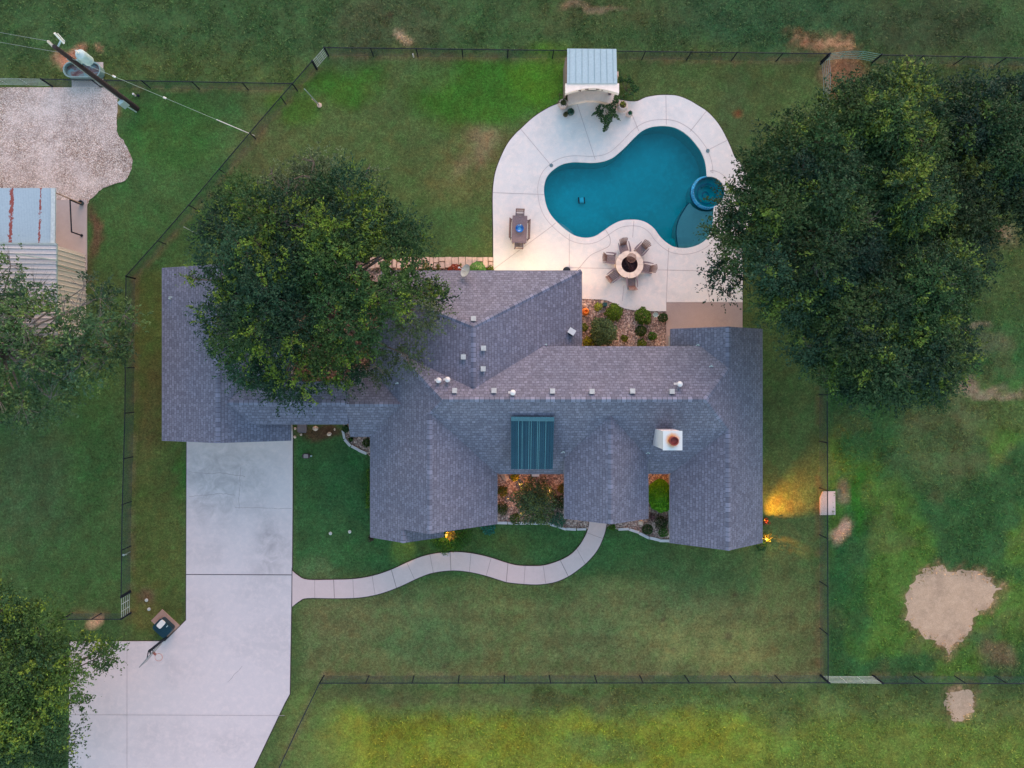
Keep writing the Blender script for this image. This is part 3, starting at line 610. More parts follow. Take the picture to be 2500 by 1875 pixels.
def cap(a, b, sa, sb, parent, wd=0.15):
    """a-b ridge; sa, sb drop per metre on the left and right of a->b."""
    a = Vector(a); b = Vector(b); d = (b-a); L = d.length; h = Vector((d.x, d.y, 0)).normalized(); n = Vector((-h.y, h.x, 0)); m = MB(); up = Vector((0, 0, .03))
    vs = []
    for p in (a, b): vs += [p+n*wd-Vector((0, 0, sa*wd))+up, p+up*1.6, p-n*wd-Vector((0, 0, sb*wd))+up]
    m.add(vs, [(0, 1, 4, 3), (1, 2, 5, 4), (0, 3, 4, 1)][:2])
    m.add([v-Vector((0, 0, .05)) for v in vs], [(3, 4, 1, 0), (4, 5, 2, 1)])
    m.add([vs[0], vs[3], vs[3]-Vector((0, 0, .05)), vs[0]-Vector((0, 0, .05))], [(0, 1, 2, 3)]); m.add([vs[2], vs[5], vs[5]-Vector((0, 0, .05)), vs[2]-Vector((0, 0, .05))], [(3, 2, 1, 0)])
    o = m.build('ridge_cap', M_CAP, parent); uvl = o.data.uv_layers.new(name='UVMap'); off = wloc(parent)
    r0 = random.random()*9
    for l in o.data.loops:
        co = o.data.vertices[l.vertex_index].co+off; uvl.data[l.index].uv = ((co-a).dot(d)/L+r0, 0.3)
    return o
hp = .7*.7071
for a, b, s1, s2, par in [((-3.15,-1.33,6.05),(12.39,-1.33,6.05),.7,.7,ROOF),((-3.94,-2.12,5.5),(-3.94,-9.39,5.5),.7,.7,ROOF),((-3.15,-1.33,6.05),(-3.94,-2.12,5.5),.05,.95,ROOF),
    ((-3.15,-1.33,6.05),(-5.93,1.45,4.1),hp,hp,ROOF),((12.39,-1.33,6.05),(14.15,.527,4.75),hp,hp,ROOF),((12.39,-1.33,6.05),(14.15,-3.2,4.75),hp,hp,ROOF),((14.15,.527,4.75),(14.15,3.05,4.75),.67,.74,ROOF),
    ((14.15,-3.2,4.75),(14.15,-10.56,4.75),.74,.67,ROOF),((-1.32,-.6,5.63),(-1.32,2.99,5.63),.33,.433,ROOF),((-1.32,2.99,5.63),(5.45,6.72,2.7),.4,.45,ROOF),((-1.32,2.99,5.63),(-7.28,5.5,3.66),.35,.5,ROOF),
    ((6.91,-2.45,5.35),(6.91,-8.85,5.35),.7,.7,ROOF),((-5.9,-1.68,4.2),(-9.2,-1.68,4.2),.7,.7,ROOF),((-5.67,-9.39,4.29),(-5.67,-10.2,4.29),.7,.7,ROOF),((-16.55,-1.6,4.0),(-9.2,-1.6,4.0),.37,.37,BRZ),((-17.1,-4.08,4.17),(-17.1,6.94,4.17),.36,.36,GAR)]:
    cap(a, b, s1, s2, par)
# walls
def gable_wall(x0, x1, y0, y1, zw, ridge, zr, axis, name='wall', label=None):
    m = MB()
    if axis == 'y': pr = [(x0, 0), (x1, 0), (x1, zw), (ridge, zr), (x0, zw)]; v = [(a, y, z) for y in (y0, y1) for a, z in pr]
    else: pr = [(y0, 0), (y1, 0), (y1, zw), (ridge, zr), (y0, zw)]; v = [(x, a, z) for x in (x0, x1) for a, z in pr]
    f = [(0,1,2,3,4), (9,8,7,6,5)]+[(i, 5+i, 5+(i+1) % 5, (i+1) % 5) for i in range(5)]
    m.add(v, f); o = m.build(name, M_WALL, house)
    if label: o['label'] = label
    return o
W1 = gable_wall(-7.45, -.40, -9.0, -2.2, 2.8, -3.94, 5.2, 'y')
W2 = gable_wall(-7.40, -3.75, -9.85, -9.02, 2.75, -5.67, 3.95, 'y')
W3 = gable_wall(-3.3, 12.2, -5.7, 1.45, 2.75, -1.33, 5.7, 'x'); m = MB(); m.box((4.5, -2.1, 1.3), (23, 7.1, 2.6)); m.build('wall', M_WALL, house)
W4 = gable_wall(11.58, 16.45, -10.2, 2.7, 2.75, 14.15, 4.4, 'y')
m = MB(); m.box((-.95, 4.2, 1.25), (11.85, 4.2, 2.5)); W5 = m.build('wall', M_WALL, house)
m = MB(); m.box((-8.15, -1.65, 1.25), (1.35, 3.4, 2.5)); W6 = m.build('wall', M_WALL, house)
W7 = gable_wall(-20.7, -13.64, -3.6, 6.4, 2.65, -17.1, 3.85, 'y', 'garage_wall')
for x in (4.9, 8.9): m = MB(); m.box((x, -8.4, 1.65), (.5, .5, 3.3)); m.build('porch_column', M_WALL, house)
m = MB(); m.box((6.91, -6.6, 1.6), (4.0, .3, 3.2)); m.build('wall', M_WALL, house)
for x in (-12.6, -11.2, -9.8):
    for y in (-2.6, -.6): m = MB(); m.box((x, y, 1.65), (.3, .3, 3.3)); m.build('breezeway_column', M_WALL, house)
def window(c, wdt, ht, face, lit=False):
    nx_, ny_ = face; m = MB(); t = .08; L = lambda u, z, d0: (c[0]+(u if nx_ == 0 else 0)+nx_*d0, c[1]+(u if ny_ == 0 else 0)+ny_*d0, c[2]+z)
    def bx(u, z, su, sz, d0, sd): m.box(L(u, z, d0), (su, sd, sz) if nx_ == 0 else (sd, su, sz))
    bx(0, ht/2, wdt+.1, t, .03, .1); bx(0, -ht/2, wdt+.2, t, .05, .16); bx(-wdt/2, 0, t, ht-t, .03, .1); bx(wdt/2, 0, t, ht-t, .03, .1); bx(0, 0, .04, ht-t, .02, .06)
    f = m.build('window', M_TRIM, house); m = MB(); m.box(L(0, 0, .008), (wdt-t, .02, ht-t) if nx_ == 0 else (.02, wdt-t, ht-t)); m.build('pane', M_GLASS, f)
for c, wd_, ht_, f_ in [((-.40,-7.6,1.5),1.4,1.3,(1,0)),((11.58,-8.8,1.5),1.4,1.3,(-1,0)),((-7.45,-7,1.5),1.6,1.3,(-1,0)),((-5.6,-9.85,1.5),1.8,1.4,(0,-1)),((-2,-9.0,1.5),1.4,1.3,(0,-1)),((2.2,-5.7,1.5),1.8,1.3,(0,-1)),
    ((14,-10.2,1.5),1.8,1.4,(0,-1)),((16.45,-7,1.5),1.4,1.3,(1,0)),((16.45,-2,1.5),1.4,1.3,(1,0)),((4.98,4.6,1.4),1.8,1.6,(1,0)),((0.6,6.3,1.3),2.4,1.9,(0,1)),((-3.6,6.3,1.4),1.8,1.4,(0,1)),((8.2,1.45,1.5),2.0,1.5,(0,1)),((-20.7,1,1.5),1.2,1,(-1,0))]: window(c, wd_, ht_, f_)
m = MB()
for k in range(4): m.box((-17.2, -3.64, .3+.55*k), (5.4, .06, .53))
gd = m.build('garage_door', M_TRIM, house)
m = MB(); m.box((6.9, -6.79, 1.05), (1.0, .07, 2.1)); dd = m.build('front_door', simple('dark_door', (.09, .05, .03), .5), house); m = MB(); m.lathe([(0,-.03),(.03,0),(0,.03)], (7.25,-6.85,1.0), 8); m.build('handle', M_BLACK, dd)
m = MB(); m.box((2.9, 6.34, 1.05), (1.8, .05, 2.1)); m.build('patio_door', M_GLASS, house)
# fascia / gutter along eaves
for a, b in [((-7.96,3,2.62),(-7.96,-10.2,2.62)),((.1,-6.2,2.62),(.1,-9.36,2.62)),((.2,-6.17,2.6),(11,-6.17,2.6)),((11.08,-6.2,2.62),(11.08,-10.56,2.62)),((16.95,-10.56,2.62),(16.95,3.05,2.62)),((5.48,1.95,2.6),(5.48,6.72,2.6)),((-7.28,6.75,2.6),(5.45,6.75,2.6)),((4.29,-5.1,3.42),(4.29,-8.86,3.42)),((9.53,-5.1,3.42),(9.53,-8.86,3.42)),((-21.2,-4.06,2.6),(-21.2,6.92,2.6)),((-13.03,-4.06,2.6),(-13.03,6.92,2.6)),((-15.0,-2.96,3.42),(-9.3,-2.96,3.42))]:
    m = MB(); m.beam(a, b, .035, .12); m.build('gutter', simple('grey_gutter', D(120, 128, 150), .5), house)
# teal metal shed roof
def RP(px, py, z): return tuple(P(px, py, z))
q = [P(1247.7,1017.5,5.45), P(1353,1018.5,5.45), P(1349.5,1145.5,4.2), P(1247.7,1145.5,4.25)]
m = MB(); m.add(q+[v-Vector((0,0,.1)) for v in q], [(3,2,1,0),(4,5,6,7)]+[(i,4+i,4+(i+1)%4,(i+1)%4) for i in range(4)])
M_TEAL = simple('teal_metal', D(30, 76, 98), 0.35, 0.25, 0.12, 1.5)
tr = m.build('metal_roof', M_TEAL, ROOF); tag(tr, 'teal standing seam metal roof over the front porch')
m = MB()
for k in range(17):
    t = (k+.5)/17; a = q[0].lerp(q[1], t); b = q[3].lerp(q[2], t); hgt = .06 if k % 2 else .03
    m.beam(a+Vector((0,0,hgt/2)), b+Vector((0,0,hgt/2)), .03 if k % 2 else .02, hgt)
m.build('seam', simple('teal_dark', D(20, 58, 82), .35, .25), tr)
m = MB()
for t in (.17,.26,.42,.47,.62,.66,.81): a = q[0].lerp(q[1], t)+Vector((0,0,.055)); b = q[3].lerp(q[2], t)+Vector((0,0,.055)); m.beam(a.lerp(b,.04), b, .022, .012)
m.build('seam', simple('teal_light', D(96, 160, 178), .3, .2), tr)
m = MB(); m.beam(q[0]+Vector((0,-.12,.03)), q[1]+Vector((0,-.12,.03)), .26, .04); m.build('ridge_flashing', simple('teal_flashing', D(70, 120, 138), .35, .2), tr)
m = MB(); m.add([(q[0].x+.1,q[0].y-.1,4.6),(q[1].x-.1,q[1].y-.1,4.6),(q[2].x-.1,q[2].y+.3,2.8),(q[3].x+.1,q[3].y+.3,2.8),(q[0].x+.1,q[0].y-.1,5.32),(q[1].x-.1,q[1].y-.1,5.32),(q[2].x-.1,q[2].y+.3,4.2),(q[3].x+.1,q[3].y+.3,4.2)], [(0,1,2,3),(7,6,5,4),(0,4,5,1),(1,5,6,2),(2,6,7,3),(3,7,4,0)]); m.build('dormer_wall', M_WALL, tr)
# chimney
c0 = P(1618.5,1099.3,7.0); c1 = P(1665.7,1052,7.0)
m = MB(); m.box(((c0.x+c1.x)/2, (c0.y+c1.y)/2, 5.2), (c1.x-c0.x-.06, c1.y-c0.y-.06, 3.55)); ch = m.build('chimney', simple('white_chimney', D(205, 208, 226), .7, var=.05), ROOF); tag(ch, 'white boxed chimney with rust stained metal top')
def cap_top():
    m, nt, b, o = newmat('chimney_top_metal'); g = geopos(nt); fx = P(1645.5,1076.8,7.0)
    d = N(nt, 'ShaderNodeVectorMath', operation='DISTANCE'); nt.links.new(g, d.inputs[0]); d.inputs[1].default_value = (fx.x-.08, fx.y+.05, 7.03)
    nn = noise(nt, 4, 4, .6, g); s = N(nt, 'ShaderNodeMath', operation='MULTIPLY_ADD'); nt.links.new(nn, s.inputs[0]); s.inputs[1].default_value = -.3; nt.links.new(d.outputs['Value'], s.inputs[2])
    c = ramp(nt, s.outputs[0], [(0.05, D(150, 70, 40)), (0.16, D(214, 168, 120)), (0.32, D(205, 222, 236))]); nt.links.new(c, b.inputs['Base Color']); b.inputs['Roughness'].default_value = .5; return m
m = MB(); m.box(((c0.x+c1.x)/2, (c0.y+c1.y)/2, 7.0), (c1.x-c0.x, c1.y-c0.y, .06)); m.build('chimney_cap', cap_top(), ch)
f = P(1645.5,1076.8,7.2); m = MB(); m.lathe([(.24,-.2),(.26,-.05),(.26,.1),(.22,.1),(.2,-.02),(0,-.02)], f, 22); m.build('flue', M_RUST, ch, smooth=True)
def roof_z(px, py):
    """nearest roof surface under a photo pixel: the top slope along the view ray."""
    o = Vector((0, 0, HC)); d = (P(px, py, 0)-o).normalized(); best = None
    for me in ROOFS:
        hit, loc, nrm, idx = me.ray_cast(o, d)
        if hit and nrm.z > .2 and (best is None or loc.z > best[0].z): best = (loc.copy(), nrm.copy())
    return best
bpy.context.view_layer.update()
ROOFS = [ROOF, BRZ, GAR]
def on_roof(px, py, dz=0.0):
    b = roof_z(px, py); return (b[0], b[1]) if b else (P(px, py, 4.0), Vector((0, 0, 1)))
for px, py in [(1156.3,778.2),(1180.6,850.3),(1131.6,871.5),(1179.8,900.5),(1110.4,953.3),(1206,953.3),(1348.4,954.5),(1444.5,955.3),(1543.2,954.5),(1639,955.3)]:
    l, n_ = on_roof(px, py); g_ = Vector((n_.x, n_.y, 0)).normalized(); rz = math.atan2(g_.y, g_.x)
    m = MB(); m.box(l+Vector((0,0,.08)), (.24,.24,.2), rz, 0, .15); m.box(l+Vector((0,0,.2)), (.3,.3,.035), rz, 0, .15)
    m.build('roof_vent', simple('vent_grey', D(172,184,194), .5), ROOF)
for px, py, h_ in [(1072,928.6,.35),(1093.8,926.7,.4),(1252,958.4,.25),(1656,937.5,.4)]:
    l, n_ = on_roof(px, py); m = MB(); m.tube(l-Vector((0,0,.1)), l+Vector((0,0,h_)), .07, .07, 12); m.lathe([(.07,h_-.05),(.17,h_-.02),(.15,h_+.08),(0,h_+.14)], l, 16); m.box(l+n_*.02+Vector((-.12,0,0)), (.3,.14,.03), 0); m.build('vent_pipe', M_WHITE, ROOF, smooth=True)
for px, py in [(1737.7,894.7),(972,936),(1334,842),(1377,1104),(1584,1106),(1705,843)]:
    l, n_ = on_roof(px, py); m = MB(); m.tube(l, l+Vector((0,0,.2)), .035, .035, 10); m.box(l+Vector((-.08,.02,.03)), (.2,.05,.03), .5); m.build('vent_stub', M_PALE, ROOF)
l, n_ = on_roof(416.7, 730); m = MB(); m.tube(l, l+Vector((0,0,.25)), .04, .04, 10); m.box(l+Vector((0,.12,.03)), (.24,.05,.03)); m.build('vent_stub', M_PALE, GAR)
l, n_ = on_roof(1394, 812); m = MB(); m.lathe([(.2,-.1),(.2,.22)], l, 16); sv = m.build('solar_vent_base', M_BLACK, ROOF); m = MB(); m.box(l+Vector((.02,.05,.36)), (.44,.36,.03), -.55, .1); o_ = m.build('solar_vent', M_WHITE, ROOF); tag(o_, 'white tilted panel vent near the rear eave')
# satellite dish (bolted to the roof)
l, n_ = on_roof(1135, 672); m = MB(); m.tube(l, l+Vector((0,0,.55)), .03, .03, 8); dm = m.build('dish_mast', M_GALV, ROOF)
dc = P(1138.5, 661.5, l.z+.55)
ax = Vector((-.62, .22, .62)).normalized(); tl = ax.to_track_quat('Z', 'Y').to_matrix()
m = MB(); prof = [(0,0),(.12,.008),(.22,.03),(.32,.065),(.40,.1)]; m.lathe(prof, dc, 30, tl, False); m.lathe([(.41,.095),(.31,.055),(.21,.02),(.12,-.004),(0,-.012)], dc, 30, tl, False); m.build('satellite_dish', simple('dish_grey', D(176, 188, 196), .5), dm, smooth=True)
m = MB(); m.tube(dc+Vector((0,0,-.28)), dc+ax*.62+Vector((0,0,-.02)), .02, .015, 6); m.box(dc+ax*.62, (.12,.08,.08), .4); m.build('dish_arm', M_WHITE, dm)
# lamps bolted to the walls
def wall_lamp(p, watts, col=(1, .62, .3), r=.08):
    m = MB(); m.box(Vector(p)+Vector((0,0,.14)), (.16,.16,.03)); m.box(Vector(p)-Vector((0,0,.13)), (.12,.12,.02)); m.box(Vector(p)+Vector((.06,.0,0)), (.02,.02,.3)); l_ = m.build('wall_lamp', M_BLACK, house); lampmesh(l_, p, .1); pt(l_, Vector(p)+Vector((0,0,-.02)), watts, col, r)
wall_lamp((1.0, 6.5, 2.2), 200, (1, .76, .48)); wall_lamp((3.4, 6.5, 2.2), 170, (1, .76, .48)); wall_lamp((5.15, 5.6, 1.9), 80, (1, .58, .26))
wall_lamp((5.15, 2.6, 1.6), 36, (1, .6, .25)); wall_lamp((8.6, 1.7, 1.5), 36, (1, .66, .3)); wall_lamp((14.2, 2.95, 2.1), 50, (1, .6, .34)); wall_lamp((11.3, 1.7, 1.6), 30, (1, .62, .3))
wall_lamp((10.2, -5.95, 1.6), 80, (1, .42, .12)); wall_lamp((3.9, -5.95, 1.2), 20, (1, .34, .12)); wall_lamp((0.9, -5.95, 1.2), 7, (1, .34, .12)); wall_lamp((-13.4, -2.2, 2.0), 8, (1, .55, .25))
wall_lamp((-7.6, 4.3, 1.8), 9, (1, .5, .2)); wall_lamp((-10.6, -.1, 2.0), 8, (1, .55, .22)); wall_lamp((-13.3, 3.8, 1.8), 10, (1, .6, .3))
# flood lamps on the east wall, and an added spot for bay window light
def beam_lamp(p, tgt, watts, ang, col=(1, .72, .2), blend=.15):
    m = MB(); m.box(p, (.14,.14,.1)); l_ = m.build('flood_lamp', M_BLACK, house); spot(l_, Vector(p)+(Vector(tgt)-Vector(p)).normalized()*.12, tgt, watts, ang, col, blend); return l_
beam_lamp((-5.9, -10.05, 2.9), (-6.2, -11.6, 0), 190, 38, (1, .66, .2), .8)  # added spot standing in for light from the lit bay window
beam_lamp((16.68, -9.9, 1.2), (20.4, -7.8, 0), 3600, 50, (1, .34, .02), 1.0)
beam_lamp((16.68, -9.3, 1.2), (18.3, -7.4, 0), 360, 64, (1, .34, .02), 1.0)
beam_lamp((16.68, -10.1, 1.1), (19.4, -11.2, 0), 900, 22, (1, .34, .05), .8)
# ---------------------------------------------------------------- pool
M_POOL = concrete('pool_plaster', (0.001, 0.56, 0.52), 0.14, 0.05, (0.002, 0.62, 0.58), 0.35)
M_LEDGE = concrete('ledge_plaster', (0.62, 0.66, 0.58), 0.2, 0.14)
M_TILE = rockmulch('blue_mosaic', [(0.01, 0.2, 0.4), (0.03, 0.42, 0.62), (0.0, 0.3, 0.5), (0.14, 0.55, 0.66)], 18, 0.01)
pool = thing('swimming_pool', 'kidney shaped teal swimming pool with a round spa at its right end', 'swimming pool', P(1500, 460))
m = MB(); n = len(HOLE); H2 = HOLE if area2(HOLE) > 0 else HOLE[::-1]
tr_ = tessellate_polygon([[Vector((a, b, 0)) for a, b in H2]])
m.add([(a, b, 0.0) for a, b in H2]+[(a, b, -1.5) for a, b in H2], [(j, i, n+i, n+j) for i, j in zip(range(n), [*range(1, n), 0])]+[tuple(n+i for i in t) for t in tr_])
m.build('basin', M_POOL, pool)
def watermat():
    m, nt, b, o = newmat('pool_water'); nt.nodes.remove(b)
    t = N(nt, 'ShaderNodeBsdfTransparent'); t.inputs[0].default_value = (.50, .86, .88, 1); gl = N(nt, 'ShaderNodeBsdfGlossy'); gl.inputs['Roughness'].default_value = .04
    fr = N(nt, 'ShaderNodeFresnel'); fr.inputs[0].default_value = 1.33; ms = N(nt, 'ShaderNodeMixShader')
    bp = N(nt, 'ShaderNodeBump'); bp.inputs['Strength'].default_value = .3; bp.inputs['Distance'].default_value = .02; nt.links.new(noise(nt, 2.2, 3, .5, geopos(nt), .5), bp.inputs['Height'])
    nt.links.new(bp.outputs[0], gl.inputs['Normal']); nt.links.new(bp.outputs[0], fr.inputs['Normal'])
    nt.links.new(fr.outputs[0], ms.inputs[0]); nt.links.new(t.outputs[0], ms.inputs[1]); nt.links.new(gl.outputs[0], ms.inputs[2]); nt.links.new(ms.outputs[0], o.inputs[0]); return m
M_WATER = watermat()
m = MB(); m.add([(a, b, -0.07) for a, b in H2], [tuple(t) for t in tr_]); m.build('water', M_WATER, pool)
LEDGE = G([(1684,494),(1668,517),(1657,540),(1652.8,563),(1654.7,586),(1659,605),(1672,606),(1699,600),(1722,586),(1736,563),(1740,536),(1741.5,512),(1735,514),(1712,512),(1695,503)])
m = MB(); m.slab(spline(LEDGE, 3), -1.49, -0.26); m.build('tanning_ledge', M_LEDGE, pool)
lp = spline(LEDGE, 3); m = MB(); m.ribbon(lp[0:19], .07, -.252); m.build('ledge_edge', simple('ledge_tile', (.02,.10,.14), .5), pool)
m = MB(); m.slab(G([(1358,541),(1366,541),(1376,545),(1388,554),(1398,563),(1405,575),(1395,571),(1383,563),(1370,552)]), -1.49, -0.4)
m.build('corner_step', M_LEDGE, pool)
m = MB(); m.ribbon(G(spline([(1361,543),(1366,543),(1376,547),(1388,556),(1398,565),(1404,575)], 4, False)), .08, -.49); m.build('step_tile', M_TILE, pool)
m = MB(); m.slab(G([(1620,587),(1628,581),(1640,576),(1652,578),(1656,590),(1659,604),(1645,602),(1630,594)]), -1.49, -0.75); m.build('corner_step', simple('step_plaster', (.004,.62,.56), .6), pool)
# spa
cs = P(1731, 469); ri = 37.5*S; ro = 44.2*S
cr = P(1729, 470.5)
m = MB()
a0, a1 = 98, 292; ns = 40; vs = []
for i in range(ns+1):
    t = R(a0+(a1-a0)*i/ns); e = math.sin(math.pi*i/ns)**.35; rr = ri+.0+(ro-ri)*e
    for r_, z in ((ri-.02, -.6), (ri-.02, .03), (ri+.04, .04), (max(rr, ri+.08), -.04), (max(rr, ri+.08), -.3)): vs.append((cs.x+r_*math.cos(t), cs.y+r_*math.sin(t), z))
m.add(vs, [(i*5+k, i*5+k+1, (i+1)*5+k+1, (i+1)*5+k) for i in range(ns) for k in range(4)]); m.build('spa_wall', M_TILE, pool, smooth=False)
m = MB(); vs = []
for i in range(ns+1):
    t = R(a0+(a1-a0)*i/ns); e = math.sin(math.pi*i/ns)**.35; rr = max(ri+(ro-ri)*e, ri+.08)-.03
    for z in (-.28, -1.49): vs.append((cs.x+rr*math.cos(t), cs.y+rr*math.sin(t), z))
m.add(vs, [(i*2, i*2+1, i*2+3, i*2+2) for i in range(ns)]); m.build('spa_plinth', simple('plinth_plaster', (.001,.60,.56), .6), pool)
m = MB(); m.lathe([(ri-.01, -1.2), (ri-.01, -.5), (22*S+.14, -.5), (22*S, -.52), (22*S, -.85), (0, -.9)], (cs.x, cs.y, 0), 44, None, False); o_ = m.build('spa_basin', concrete('spa_plaster', (0.01, 0.78, 0.72), .12, .05), pool)
m = MB(); m.lathe([(.16, -.86), (.24, -.85), (.26, -.87)], (cs.x, cs.y, 0), 24, None, False); m.lathe([(22*S+.02, -.485), (22*S+.12, -.485)], (cs.x, cs.y, 0), 44, None, False); m.build('spa_seat_tile', simple('pale_tile', (.05,.42,.5), .4), pool)
m = MB(); m.lathe([(ri-.005, 0.0), (0, 0.0)], (cs.x, cs.y, 0.0), 48, None, False); m.build('spa_water', M_WATER, pool)
# pool cleaner robot
c = P(1419.5, 490, -1.35); rt = thing('pool_cleaner', 'small light blue pool cleaner robot on the pool floor', 'pool cleaner', c)
m = MB(); m.box(c+Vector((0,0,.1)), (.28,.34,.18), .1); m.box(c+Vector((0,0,.22)), (.2,.24,.06), .1); m.build('body', simple('cyan_plastic', (.12,.9,.92), .3), rt)
for s_ in (-1, 1): m = MB(); m.box(c+Vector((.19*s_,0,.08)), (.06,.42,.14), .1); m.build('track', M_BLACK, rt)
for i, (a, b, lb) in enumerate([(1346,404,'grey round skimmer lid on the deck left of the pool'),(1728,368,'grey round skimmer lid on the deck right of the pool')]):
    c = P(a, b, .08); m = MB(); m.lathe([(.125,0),(.125,.02),(.11,.028),(0,.028)], c, 24); tag(m.build('skimmer_lid', simple('grey_lid', D(92,124,140), .5), None, c), lb, 'lid', 'skimmer lids in the pool deck')
# ---------------------------------------------------------------- barn
barn = thing('barn', 'pale ribbed metal barn with an open lean-to at the left edge', 'barn', P(60, 700))
xb = -27.47; y1 = 8.27; y0 = 2.6
m = MB(); m.add([(xb,y0,3.45),(xb,y1,3.45),(xb-14,y1,4.6),(xb-14,y0,4.6),(xb,y0,3.37),(xb,y1,3.37),(xb-14,y1,4.5),(xb-14,y0,4.5)], [(0,1,2,3),(7,6,5,4),(0,4,5,1),(1,5,6,2),(2,6,7,3),(3,7,4,0)])
M_BRF = ribbed('barn_roof_metal', D(196, 205, 220), 1, .31, .72); rf = m.build('roof', M_BRF, barn)
m = MB()
k = y0+.15
while k < y1: m.beam((xb+.02,k,3.475), (xb-14,k,4.62), .05, .05); k += .31
m.build('rib', simple('roof_rib', D(225,230,240), .4), rf)
m = MB(); m.box((xb-7,(y0+y1)/2,1.68),(13.9,y1-y0-.1,3.36)); wl = m.build('wall', ribbed('barn_wall_metal', D(206, 204, 206), 1, .31, .75), barn)
m = MB()
k = y0+.15
while k < y1: m.box((xb-.02, k, 1.68), (.06,.045,3.3)); k += .31
m.build('wall_rib', simple('wall_rib', D(222,220,222), .5), wl)
m = MB(); m.beam((xb+.03,y1+.02,3.42),(xb-14,y1+.02,4.56),.12,.14); m.beam((xb+.02,y0,3.4),(xb+.02,y1+.05,3.4),.06,.14); m.build('eave_trim', simple('trim_grey', D(150,172,182), .5), barn)
m = MB(); m.path([P(40,620,4.0), P(138.7,636,3.55), P(138.9,636.2,3.5)], .035); m.path([Vector((xb+.06,7.0,3.5)), Vector((xb+.06,6.85,0))], .035); m.build('conduit', M_GALV, barn)
q = [P(-300,459,3.1), P(135.5,459,3.1), P(134,597,3.3), P(-300,597,3.3)]
m = MB(); m.add(q+[v-Vector((0,0,.08)) for v in q], [(3,2,1,0),(4,5,6,7)]+[(i,4+i,4+(i+1)%4,(i+1)%4) for i in range(4)])
r1 = P(27,530,3.2).x; r2 = P(97,530,3.2).x
lt = m.build('lean_to_roof', ribbed('lean_to_metal', D(160, 190, 216), 0, .1, .82, rust=[(r1, .34, .24), (r2, .26, .21)]), barn); tag(lt, 'blue grey corrugated lean-to roof with two lines of rust')
m = MB(); m.beam(P(130,459,3.14), P(128.5,597,3.34), .26, .03); m.beam(P(-300,596,3.36), P(134,596,3.36), .16, .04); m.build('roof_trim', simple('pale_trim', D(176,196,210), .5), lt)
m = MB(); m.tube(P(203.5,499,0), P(203.5,499,0)+Vector((0,0,3.05)), .04, .04, 8); m.build('post', simple('tan_post', D(150,128,116), .6), barn)
rl = thing('pipe_rail', 'black bent pipe rail standing on the concrete slab beside the barn', 'rail', P(199.8,575,.09))
a = P(199.8,575,.09); b_ = Vector((a.x,a.y,1.3)); c_ = P(171,488,1.3); d_ = Vector((c_.x,c_.y,.09))
m = MB(); m.tube(a,b_,.045,.045,10); m.tube(b_,c_,.045,.045,10); m.tube(c_,d_,.045,.045,10); m.build('pipe', M_BLACK, rl); m = MB(); m.lathe([(.09,0),(.09,.05),(0,.05)], a, 12); m.build('foot', M_BLACK, rl)
c = P(202.5,496.5,.03); bk = thing('bucket', 'small dark teal bucket at the corner of the barn slab', 'bucket', c)
m = MB(); m.lathe([(.11,0),(.15,.3),(.13,.3),(.1,.03),(0,.03)], c, 16); m.build('body', simple('teal_plastic', D(26,62,72), .4), bk, smooth=True); m = MB(); m.path([c+Vector((.15*math.cos(t),.15*math.sin(t)*.3+.03,.3+.05*math.sin(t))) for t in [i*math.pi/6 for i in range(7)]], .01, 5); m.build('handle', M_BLACK, bk)
# ---------------------------------------------------------------- fences
def meshmat():
    m, nt, b, o = newmat('chain_link'); uv = N(nt, 'ShaderNodeUVMap').outputs[0]
    sp = N(nt, 'ShaderNodeSeparateXYZ'); nt.links.new(uv, sp.inputs[0]); fs = []
    for k in (1, -1):
        q = N(nt, 'ShaderNodeMath', operation='MULTIPLY_ADD'); nt.links.new(sp.outputs[1], q.inputs[0]); q.inputs[1].default_value = k; nt.links.new(sp.outputs[0], q.inputs[2])
        d = N(nt, 'ShaderNodeMath', operation='MULTIPLY'); nt.links.new(q.outputs[0], d.inputs[0]); d.inputs[1].default_value = 1/.085
        fr = N(nt, 'ShaderNodeMath', operation='FRACT'); nt.links.new(d.outputs[0], fr.inputs[0]); lt = N(nt, 'ShaderNodeMath', operation='LESS_THAN'); nt.links.new(fr.outputs[0], lt.inputs[0]); lt.inputs[1].default_value = .15; fs.append(lt.outputs[0])
    mx = N(nt, 'ShaderNodeMath', operation='MAXIMUM'); nt.links.new(fs[0], mx.inputs[0]); nt.links.new(fs[1], mx.inputs[1])
    b.inputs['Base Color'].default_value = (.02, .045, .05, 1); b.inputs['Roughness'].default_value = .5
    t = N(nt, 'ShaderNodeBsdfTransparent'); ms = N(nt, 'ShaderNodeMixShader'); nt.links.new(mx.outputs[0], ms.inputs[0]); nt.links.new(t.outputs[0], ms.inputs[1]); nt.links.new(b.outputs[0], ms.inputs[2]); nt.links.new(ms.outputs[0], o.inputs[0]); return m
M_LINK = meshmat()
